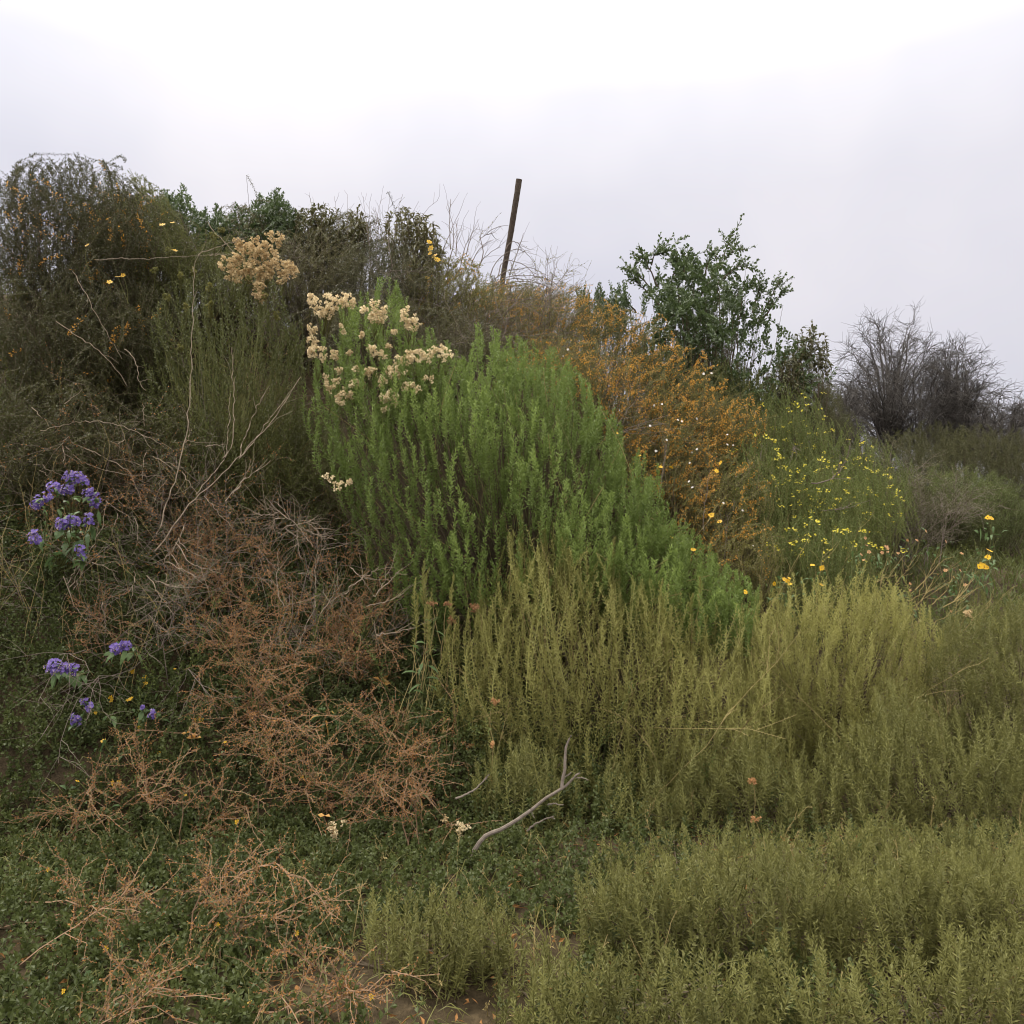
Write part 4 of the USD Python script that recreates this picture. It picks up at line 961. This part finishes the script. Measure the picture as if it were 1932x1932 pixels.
lines('dead_shrub', 'arching tangle of pale dry stems above and right of the violet flowers', 'dry shrub', b, [
    [(250, 280), (400, 400), (560, 460), (830, 500), (1050, 500)], [(300, 250), (560, 370), (730, 470), (800, 600), (830, 700)], [(400, 90), (620, 110), (800, 170), (1000, 270), (1060, 300)], [(790, 820), (805, 950), (760, 1110)],
    [(560, 690), (700, 790), (790, 830)], [(650, 790), (590, 980)], [(20, 420), (200, 490), (300, 560)], [(60, 450), (160, 540)], [(270, 210), (190, 300), (140, 360)], [(230, 280), (250, 440)], [(870, 300), (850, 370), (840, 540)], [(1030, 530), (960, 610), (930, 740)],
    [(620, 590), (740, 750), (860, 740)], [(60, 160), (280, 110), (400, 90)], [(700, 220), (640, 280)], [(920, 360), (1100, 440)], [(1140, 480), (1250, 630)], [(1320, 280), (1460, 260)], [(630, 340), (830, 430)]], rng, .0028, Yfix=4.85, conv=R2)
b = G(330, 4.5)
lines('dead_shrub', 'low tangle of pale dry stems left of the rusty bushes', 'dry shrub', b, [
    [(870, 1250), (960, 1390), (1080, 1570)], [(1000, 1150), (1160, 1220), (1250, 1260)], [(780, 1530), (960, 1420)], [(620, 1580), (720, 1555)], [(1020, 1240), (1010, 1380)], [(1110, 980), (1180, 1060), (1280, 1110)], [(1010, 1330), (1130, 1350)], [(450, 1150), (640, 1230)],
    [(780, 1230), (760, 1410)], [(1100, 1000), (1300, 1200), (1330, 1130)], [(930, 1300), (1200, 1350)], [(990, 1170), (1060, 1050)], [(880, 1560), (1060, 1720)], [(1060, 1100), (1140, 1210)], [(940, 1630), (1040, 1700)], [(1300, 650), (1450, 820), (1530, 900)], [(1160, 850), (1110, 990), (1000, 1140)]], rng, .0026, Yfix=4.4, conv=R2)
b = G(180, 5.3)
lines('dead_shrub', 'thin pale stems crossing the dark shrubs of the left edge', 'dry shrub', b, [
    [(310, 600), (420, 790), (520, 980), (600, 1120), (690, 1260)], [(190, 980), (360, 1100), (520, 1220), (620, 1320), (720, 1460)], [(700, 1180), (800, 1320), (815, 1430), (870, 1500)], [(840, 1600), (860, 1770)], [(240, 1600), (390, 1490)], [(0, 1630), (110, 1740)]], rng, .0024, Yfix=5.0, conv=Z1, twigs=2)
b = G(330, 6.1)
lines('dead_shrub', 'pale stem lying level left of the tan plume, with two crossing it', 'dry shrub', b, [
    [(480, 515), (800, 500), (1100, 490), (1350, 475), (1460, 460)], [(1330, 230), (1450, 370), (1540, 460)], [(1260, 470), (1480, 390), (1640, 340)], [(1350, 480), (1500, 465)]], rng, .0026, Yfix=5.6, conv=Z1, twigs=2)
# fine dry stems behind them
for q, (label, u, v, n) in enumerate([('mass of thin dry twigs above the violet flowers', 140, 860, 40), ('mass of thin dry twigs behind the pale stems', 300, 950, 46), ('mass of thin dry twigs left of the largest rusty bush', 210, 1090, 46), ('mass of thin dry twigs in the brown shade above the rusty bushes', 430, 960, 40), ('grey leafless twigs under the rusty bush that reaches to the green shrub', 610, 1110, 46)]):
    rng = np.random.default_rng(720 + q)
    Y = hit(u, v + 90)
    root = G(u, Y)
    t = Thing('dry_twigs', label, 'dry brush', root)
    n = int(n * .8)
    st = root + rng.normal(size=(n, 3)) * np.array([.38, .25, .03])
    st[:, 2] = ground(st[:, 0], st[:, 1])
    m, allp = twiggy(st, fan(n, rng, .9, .6, (.1, -.25, 0)), rng.uniform(.35, .9, n), rng, ((5, .5, .8), (4, .45, .9)), .003, .22, .05)
    t.part('twigs', m, M_GREYTWIG if q != 1 else M_BROWNSTEM, kind='stuff')
    t.part('dry_leaves', kites(leafy(allp[2], 6, .016, .006, rng)), M_RUST if q in (1, 3) else M_COVER, kind='stuff')
# the pale wispy plant and grey stems over the rusty bushes
T2 = lambda x, y: (510 + .2488 * x, 772.8 + .2488 * y)
T3 = lambda x, y: (510 + .2488 * x, 1097.4 + .2488 * y)
rng = np.random.default_rng(740)
b = G(590, 4.85)
lines('pale_wispy_plant', 'silvery white wispy dry plant between the rusty bushes and the green shrub', 'dry plant', b, [
    [(330, 1040), (200, 880), (100, 760), (20, 700)], [(200, 880), (260, 860), (380, 960)], [(230, 900), (320, 930), (400, 970)], [(150, 830), (60, 820), (-10, 870)], [(120, 800), (40, 770), (-40, 740)], [(210, 900), (200, 980), (220, 1040)], [(180, 870), (120, 900), (130, 960)], [(280, 950), (240, 930), (250, 1000)], [(60, 820), (20, 880), (60, 940)],
    [(30, 790), (-60, 800), (-100, 780)], [(220, 840), (300, 850), (350, 870)]], rng, .003, Yfix=4.7, conv=T2, twigs=9)
b = G(560, 4.6)
lines('dead_shrub', 'grey and pale forked stems standing in the rusty bush next to the green shrub', 'dry shrub', b, [
    [(180, 1900), (240, 1720), (330, 1500), (350, 1400), (340, 1250), (360, 1120), (420, 1040)], [(110, 1490), (50, 1350), (60, 1200), (65, 1050)], [(780, 1420), (850, 1350), (920, 1280), (1000, 1200)], [(830, 1380), (880, 1250)], [(560, 1400), (680, 1290), (780, 1230), (820, 1190)], [(740, 1490), (860, 1460), (990, 1400)], [(380, 1550), (500, 1380), (530, 1320)],
    [(600, 1190), (700, 1290), (720, 1330)], [(230, 1780), (200, 1680)], [(800, 1710), (950, 1690), (1070, 1660)], [(780, 1590), (800, 1720)]], rng, .0032, Yfix=4.35, conv=T2, twigs=4)

# the forked dead branch at the lower edge
T5 = lambda x, y: (950.5 + .2488 * x, 1097.4 + .2488 * y)
rng = np.random.default_rng(750)
b = G(890, 3.3)
t = Thing('dead_branch', 'forked weathered grey dead branch sticking out over the lower edge of the sage', 'branch', b)
for pts, r in [([(-250, 2110), (-120, 1915), (0, 1865), (140, 1780), (300, 1660), (440, 1570)], .010), ([(440, 1570), (500, 1520), (560, 1460), (575, 1450)], .006), ([(440, 1570), (450, 1480), (462, 1400), (470, 1270), (510, 1170)], .0075), ([(450, 1490), (480, 1470), (510, 1450)], .0035),
               ([(550, 1485), (600, 1490), (640, 1505)], .003), ([(330, 1690), (390, 1685), (450, 1695)], .0032), ([(205, 1720), (215, 1760), (230, 1790)], .003), ([(180, 1890), (250, 1830), (380, 1780)], .004), ([(365, 1785), (385, 1800)], .003), ([(-360, 1640), (-200, 1560), (-130, 1480)], .0045), ([(-140, 1500), (-110, 1460)], .003)]:
    w = poly_path([T5(*p) for p in pts], 3.3 - .00012 * np.array([p[0] for p in pts]), 14, rng, .0012)
    t.part('branch' if r > .005 else 'twig', tubes(w, r, r * .55, 7), M_BRANCH)


# ================================================================ flowers and weeds
def on_stalk(t, head, u, v, Y, rng, mat, stalk=M_STEM, length=.2, r=.0022, name='flower_stem'):
    c = P(u, v, Y)
    foot = c + np.array([rng.normal() * .03, .06, -length])
    s = np.linspace(0, 1, 5)[:, None]
    w = foot * (1 - s) + c * s + np.array([.02 * rng.normal(), 0, 0]) * (s * (1 - s)) * 4
    t.part(name, tubes(w[None], r, r * .7, 4), stalk)
    return c


def phacelia(label, heads, rng, Y, root_u, leafn=40):
    root = G(root_u, hit(root_u, heads[-1][1] + 45))
    t = Thing('violet_wildflower', label, 'wildflower', root)
    stems = []
    for u, v, a, b in heads:
        sz = Y / F
        n = int(np.clip(a * b / 4.5, 10, 80))
        ang, r = rng.uniform(0, 6.28, n), np.sqrt(rng.random(n))
        yy = Y + rng.normal(size=n) * .015
        c = P(u + a * r * np.cos(ang), v + b * r * np.sin(ang), yy)
        dome = unit(np.stack([np.cos(ang) * r, -.9 + 0 * r, -np.sin(ang) * r + .5], 1) + .25 * rng.normal(size=(n, 3)))
        h = t.part('flower_head', daisies(c, dome, .0092 * rng.uniform(.8, 1.2, n), rng, 5, .85, .45), M_PURPLE)
        g = P(u, v, Y)
        stems.append(np.stack([root + rng.normal(size=3) * .02, root * .5 + g * .5 + np.array([rng.normal() * .05, .04, .02]), g + np.array([0, .03, -.04]), g]))
        hairs = tufts(c[:: 3] + np.array([0, -.006, 0]), .009, 4, rng, .12)
        t.part('stamens', hairs, M_CREAM, parent=h)
    w = np.array(stems)
    t.part('stems', tubes(w, .0035, .002, 5), M_STEM, kind='stuff')
    p, d = along(w, rng.uniform(.15, .9, (len(w), 10)))
    dd = unit(rng.normal(size=p.shape) + np.array([0, -.3, .3]))
    L = long_leaves(p.reshape(-1, 3), dd.reshape(-1, 3), rng.uniform(.04, .08, p.shape[0] * 10), .026, rng, .3)
    t.part('leaves', L, M_WEED, kind='stuff')
    return t


H2 = lambda L: [(*R2(x, y), a * .2488, b * .2488) for x, y, a, b in L]
H3 = lambda L: [(60.3 + .2488 * x, 1097.4 + .2488 * y, a * .2488, b * .2488) for x, y, a, b in L]
phacelia('tall violet wildflower with many heads at the left edge', H2([(310, 510, 80, 50), (400, 540, 30, 35), (260, 600, 60, 45), (160, 590, 50, 40), (110, 660, 40, 35), (30, 700, 50, 50), (440, 640, 65, 45), (480, 700, 45, 40), (220, 860, 50, 50), (310, 850, 55, 50), (430, 840, 40, 60), (20, 970, 50, 55), (360, 1060, 35, 40), (385, 1110, 25, 30)]), np.random.default_rng(800), 4.0, 115)
phacelia('single violet flower head left of the rusty bushes', H3([(635, 500, 45, 50), (710, 485, 45, 50)]), np.random.default_rng(801), 4.05, 232)
phacelia('violet flower head at the left edge with a smaller one at its right', H3([(170, 650, 75, 60), (250, 650, 40, 40), (310, 665, 45, 50)]), np.random.default_rng(802), 3.95, 112)
phacelia('lowest violet flowers near the left edge', H3([(400, 910, 30, 30), (435, 950, 25, 35), (330, 1050, 40, 50)]), np.random.default_rng(803), 3.9, 150)
phacelia('faint small violet flowers below the yellow blossoms', H3([(835, 955, 12, 12), (905, 1000, 28, 36)]), np.random.default_rng(804), 3.98, 284)


def flowers(name, label, heads, rng, dY, mat, rad=.014, petals=7, cat='wildflower', root_u=None, stalk=M_STEM, length=.18, leaves=True, Yfix=None, width=.55, per=1, leafmat=None):
    us = np.array([h[0] for h in heads]); vs = np.array([h[1] for h in heads])
    ru = root_u or us.mean()
    Y = Yfix or hit(ru, vs.mean() + 25)
    t = Thing(name, label, cat, G(ru, Y))
    pts = []
    for u, v in heads:
        Yh = (Yfix or hit(u, v + 12)) - dY + rng.normal() * .03
        c = on_stalk(t, None, u, v, Yh, rng, mat, stalk, length)
        cc = c + (rng.normal(size=(per, 3)) * rad * .8 if per > 1 else 0)
        h = t.part('flower_head', daisies(np.atleast_2d(cc), np.array([[0, -.8, .7]]) + .45 * rng.normal(size=(per, 3)), rad * rng.uniform(.8, 1.2, per), rng, petals, width, .15), mat)
        t.part('flower_centre', tufts(np.atleast_2d(cc), rad * .28, 8, rng, .5), M_BROWNHEAD if mat in (M_YELLOW, M_SALMON) else M_YELLOW, parent=h)
        pts.append(c)
    if leaves:
        pts = np.repeat(np.array(pts), 6, 0)
        p = pts + rng.normal(size=pts.shape) * .04 - np.array([0, -.04, .09])
        t.part('leaves', long_leaves(p, unit(rng.normal(size=p.shape) + np.array([0, -.2, .5])), rng.uniform(.03, .07, len(p)), .016, rng), leafmat or M_WEED, kind='stuff')
    return t


D3 = lambda x, y: (950.5 + .2488 * x, 363.2 + .2488 * y)
D4 = lambda x, y: (950.5 + .2488 * x, 772.8 + .2488 * y)
rng = np.random.default_rng(820)
flowers('white_daisy', 'white daisies high on the slope, near the top of the orange bushes', [D3(450, 1240), D3(485, 1190), D3(1515, 1375), D3(1575, 1370)], rng, .3, M_WHITE, .0115, 9, Yfix=7.4, leaves=False)
flowers('white_daisy', 'white daisies in the middle of the orange bushes', [D3(1140, 1615), D3(1200, 1605), D3(1320, 1725), D3(1350, 1735), D3(1465, 1715), D3(1110, 1770), D4(1155, 315), D4(1235, 230), D4(1465, 300), D4(1425, 325)], rng, .3, M_WHITE, .0115, 9, Yfix=6.9, leaves=False)
flowers('white_daisy', 'white daisies between the orange bushes and the mustard', [D4(1695, 190), D4(1695, 265), D4(1740, 270), D4(1410, 405), D4(1405, 545), D4(1430, 590), D4(1590, 645), D4(1665, 710), D4(1810, 765), D4(1760, 510), D4(1890, 1030), D4(1775, 1065)], rng, .3, M_WHITE, .011, 9, Yfix=6.6, leaves=False)
flowers('yellow_wildflower', 'yellow wildflowers along the right shoulder of the green shrub', [(1162, 816), (1207, 860), (1246, 881), (1266, 882), (1175, 842), (1360, 873), (1352, 889)], rng, .1, M_YELLOW, .019, 8, Yfix=6.2, leaves=False)
flowers('yellow_wildflower', 'few yellow wildflowers at the lower tip of the green shrub', [(1266, 1014), (1308, 1037), (1406, 1117), (1358, 984), (1342, 972)], rng, .1, M_YELLOW, .018, 8, Yfix=4.9, leaves=False)
flowers('yellow_wildflower', 'yellow wildflowers between the green shrub and the dense sage', [Z4(360, 1290), Z4(395, 1280), Z4(400, 1325), Z4(280, 1320), Z4(640, 1200), Z4(640, 1330), Z4(570, 1180), Z4(380, 1300)], rng, .1, M_YELLOW, .017, 8, Yfix=5.0)
flowers('yellow_wildflower', 'bright yellow wildflowers at the right edge', [Z4(1900, 820), Z4(1925, 825), Z4(1870, 1190), Z4(1840, 1190), Z4(1900, 1120), Z4(1910, 1070), Z4(1850, 1180), Z4(1890, 1195)], rng, .1, M_YELLOW, .022, 10, Yfix=5.0, length=.35)
flowers('yellow_wildflower', 'yellow blooms in the corner above the tan plume, on a dark shrub', [Z1(650, 640), Z1(690, 630), Z1(590, 680), Z1(1065, 230), Z1(990, 245), Z1(420, 400), Z1(1080, 440)], rng, .1, M_YELLOW, .022, 6, Yfix=5.9, leaves=False)
flowers('yellow_wildflower', 'golden blooms under the round skyline shrub', [(810, 457), (813, 469), (812, 478), (820, 483), (825, 490), (805, 524), (835, 493)], rng, .1, M_YELLOW, .03, 7, Yfix=7.6, leaves=False)
flowers('faded_wildflower', 'faded salmon flowers right of the mustard, above the sage', [Z4(970, 975), Z4(980, 1030), Z4(1130, 1040), Z4(1000, 1080), Z4(1100, 1085), Z4(1140, 1080), Z4(1220, 1090), Z4(940, 1100), Z4(960, 1140), Z4(1290, 990), Z4(1360, 990), Z4(1430, 920), Z4(1140, 1055)], rng, .1, M_SALMON, .015, 6, Yfix=6.0)
flowers('faded_wildflower', 'faded salmon flowers among the leaning straw stems', [Z4(1580, 1000), Z4(1700, 1090), Z4(1690, 1220), Z4(1640, 1270), Z4(1310, 1320), Z4(1310, 1370), Z4(1580, 1220), Z4(1520, 1250), Z4(1730, 1330), Z4(1620, 1530)], rng, .1, M_SALMON, .013, 6, Yfix=5.2)
flowers('yellow_wildflower', 'small yellow flowers right of the violet flower heads', [(252, 1276), (272, 1284), (265, 1292), (210, 1317), (245, 1320)], rng, .12, M_YELLOW, .013, 6, per=2, length=.1)
flowers('yellow_wildflower', 'bright yellow flower over the ground cover, above a yellowed leaf', [(380, 1354), (371, 1357)], rng, .12, M_YELLOW, .012, 6, per=2, length=.1)
flowers('yellow_wildflower', 'orange yellow flowers in the lower left ground cover', [(213, 1477), (225, 1476), (146, 1474), (195, 1398)], rng, .12, M_YELLOW, .013, 6, length=.1)
flowers('yellow_wildflower', 'yellow flower well left of the cream fluffy heads, at the same height', [(460, 1543), (447, 1551)], rng, .1, M_YELLOW, .013, 6, length=.1)


flowers('yellow_wildflower', 'tiny yellow flowers scattered in the green cover below the largest rusty bush', [(330, 1262), (395, 1300), (470, 1335), (425, 1400), (545, 1330), (300, 1420), (180, 1345), (570, 1465), (350, 1500), (262, 1372)], rng, .12, M_YELLOW, .009, 6, length=.1)


flowers('yellow_wildflower', 'small yellow flowers low at the bottom left among rusty twigs', [(90, 1640), (330, 1660), (410, 1745), (200, 1790), (560, 1760), (120, 1870), (700, 1880), (470, 1890)], rng, .1, M_YELLOW, .010, 6, length=.08)


def dry_head(label, u, v, size, rng, mat=M_BROWNHEAD, Y=None, length=.25):
    Yh = (Y or hit(u, v + 20)) - .12
    t = Thing('dried_flower', label, 'wildflower', G(u, Yh + .1))
    c = on_stalk(t, None, u, v, Yh, rng, mat, M_STRAW, length, name='stalk')
    n = 9
    cc = c + rng.normal(size=(n, 3)) * size * .42
    t.part('head', tufts(cc, size * .5, 12, rng, .35), mat)


rng = np.random.default_rng(840)
for label, u, v, sz, mat, Y in [
    ('dried brown flower head at the left end of the tallest sage, leftmost of three', 816, 1138, .022, M_BROWNHEAD, 4.3), ('dried brown flower head in the left end of the tallest sage, middle of three', 843, 1138, .02, M_BROWNHEAD, 4.3),
    ('dried pinkish flower head in the left end of the tallest sage, rightmost of three', 897, 1145, .026, M_BROWNHEAD, 4.3), ('dried brown flower head just under the three in the sage', 851, 1171, .02, M_BROWNHEAD, 4.3),
    ('small tan dried head above the forked low rusty twigs', 707, 1368, .016, M_TAN, None), ('orange brown dried head right of the lanceolate weed', 822, 1312, .018, M_BROWNHEAD, None), ('orange dried head at the foot of the tallest sage', 931, 1324, .018, M_SALMON, 4.0),
    ('orange brown dried head low between weed and sage', 888, 1406, .016, M_SALMON, None), ('orange dried head above the small sage bush', 930, 1405, .016, M_SALMON, 3.95), ('tan dried head just above the right cream head near the branch', 841, 1546, .018, M_TAN, None),
    ('cream fluffy flower head in the green cover below the rusty bush, left one of two', 634, 1567, .032, M_CREAM, None), ('cream fluffy flower head next to the foot of the dead branch', 872, 1564, .026, M_CREAM, None),
    ('rusty orange dried head in the low sage, upper of two', 1420, 1474, .020, M_SALMON, 3.75), ('pinkish dried head in the low sage, lower of two', 1425, 1546, .018, M_SALMON, 3.7), ('grey drooping dried head among the straw stems', 1826, 1157, .026, M_TAN, 4.7)]:
    dry_head(label, u, v, sz, rng, mat, Y, .12 if sz > .025 else .22)

# the lanceolate weed, the rosette, and yellowed leaves
rng = np.random.default_rng(850)
Yw = hit(800, 1400) - .1
b = G(800, Yw + .08)
t = Thing('leafy_weed', 'green weed with lance shaped leaves standing at the left foot of the sage', 'weed', b)
w = poly_path([(798, 1400), (795, 1330), (806, 1250), (822, 1165)], Yw, 12, rng, .002)
t.part('stem', tubes(w, .004, .002, 5), M_STEM)
for u, v, du, dv, L in [(795, 1240, -24, -30, .09), (800, 1235, 18, -12, .10), (812, 1240, 20, -8, .09), (790, 1225, -10, -14, .08), (800, 1280, 22, -3, .10), (797, 1290, -20, 6, .09), (800, 1292, 20, 2, .09), (816, 1180, 10, -16, .08), (820, 1190, 14, 4, .07), (815, 1175, -10, -10, .07), (798, 1250, -6, 14, .08), (806, 1255, 22, 6, .09), (796, 1330, -22, -2, .09),
                        (797, 1335, 24, 4, .09), (800, 1310, -14, -12, .09), (790, 1270, -26, -6, .10), (805, 1215, -16, -8, .08), (796, 1365, 20, -8, .08), (795, 1360, -24, 6, .08)]:
    p = P(u, v, Yw)
    d = np.array([du, -12 + rng.normal() * 6, -dv])
    t.part('leaf', long_leaves(p[None], d[None], L, L * .24, rng, .22), M_WEED)
for label, u, v, n, L, down in [('palm-like green weed rosette with drooping lower leaves on the ground cover', 615, 1352, 20, .105, .5), ('small green weed rosette right of the palm-like one', 752, 1322, 12, .075, .3), ('sprig with yellowish narrow leaves left of the short grey twig', 787, 1500, 12, .07, .4),
                                ('grey green leafy sprig left of the small sage bush', 925, 1465, 26, .06, .2), ('green weed rosette by the left edge of the ground cover', 440, 1330, 12, .06, .3)]:
    Yr = hit(u, v + 15) - .12
    t = Thing('leafy_weed', label, 'weed', G(u, Yr + .06))
    c = P(u, v, Yr)
    t.part('stem', tubes(np.stack([G(u, Yr + .06), c * .6 + G(u, Yr + .06) * .4, c])[None], .004, .003, 5), M_STEM)
    for k in range(n):
        a = k * 2.4
        d = np.array([math.cos(a), -.35 + .3 * rng.normal(), math.sin(a) * .9 + .2])
        t.part('leaf', long_leaves((c + rng.normal(size=3) * .006)[None], d[None], L * rng.uniform(.7, 1.15), .015, rng, down), M_DRYLEAF if (k % 7 == 3 and u > 600) else M_WEED)
for label, u, v, sz in [('large yellowed leaf lying in the rusty twigs', 720, 1280, .042), ('yellowed leaf with a dark rim higher up in the rusty bush', 653, 1186, .036), ('small yellowed leaf hanging on the lanceolate weed', 813, 1244, .018), ('crumpled yellowed leaves over the ground cover', 368, 1388, .028), ('small yellow leaf just above the left cream fluffy head', 613, 1534, .022), ('pair of small dry leaves over the ground cover left of the crumpled ones', 352, 1380, .016)]:
    Yr = hit(u, v + 10) - .22
    c = P(u, v, Yr)
    t = Thing('yellowed_leaf', label, 'leaf', c)
    n = 4 if sz > .025 else 2
    a = np.linspace(.3, 2.9, n) + rng.normal(size=n) * .2
    d = np.stack([np.cos(a), -.3 + .2 * rng.normal(size=n), np.sin(a)], 1)
    t.part('blade', join(kites(leaf_arrays(np.repeat(c[None], n, 0) - np.array([0, 0, sz * .5]), d, sz * 1.5, sz * .9, rng, .22, .1, .5))), M_DRYLEAF)

# leaning straw stems on the right
rng = np.random.default_rng(860)
b = G(1780, 5.0)
lines('straw_grass', 'long straw coloured grass stems leaning right, above the sage', 'grass', b, [
    [(1490, 1620), (1670, 1530), (1760, 1480)], [(1380, 1400), (1420, 1310), (1530, 1110), (1550, 1100)], [(1350, 1370), (1570, 1130)], [(1290, 1450), (1500, 1360)], [(1390, 1450), (1450, 1360), (1500, 1260)], [(1640, 1450), (1770, 1300), (1820, 1230)], [(1660, 1460), (1790, 1370)], [(1060, 1310), (1130, 1270), (1220, 1260)],
    [(1770, 1660), (1920, 1460)], [(1280, 1230), (1330, 1140)], [(1180, 1370), (1260, 1260), (1330, 1240)], [(1700, 1690), (1930, 1440)], [(1560, 1500), (1720, 1380), (1800, 1260)], [(1590, 1560), (1760, 1400)], [(1480, 1480), (1600, 1340), (1640, 1260)]], rng, .0032, M_STRAW, Yfix=4.75, conv=Z4, twigs=3, jitter=.003)
b = G(1270, 6.4)
lines('dry_stalk', 'two thin upright brown stalks among the white daisies', 'dry plant', b, [[(1180, 680), (1210, 430), (1240, 250)], [(1510, 920), (1535, 660), (1560, 470)], [(1670, 1140), (1690, 900), (1705, 780)]], rng, .0045, M_GREYTWIG, Yfix=6.2, conv=D4, twigs=8)
b = G(1440, 7.4)
lines('dry_stalk', 'grey dry stalk leaning across the mustard with a fan of thin twigs', 'dry plant', b, [[(150, 620), (170, 400), (190, 270)], [(10, 480), (120, 540), (220, 575)], [(75, 640), (90, 480), (100, 380)], [(640, 770), (840, 745)], [(560, 560), (700, 530), (860, 250)], [(420, 300), (440, 280)]], rng, .006, M_GREYTWIG, Yfix=7.2, conv=Z4, twigs=8)
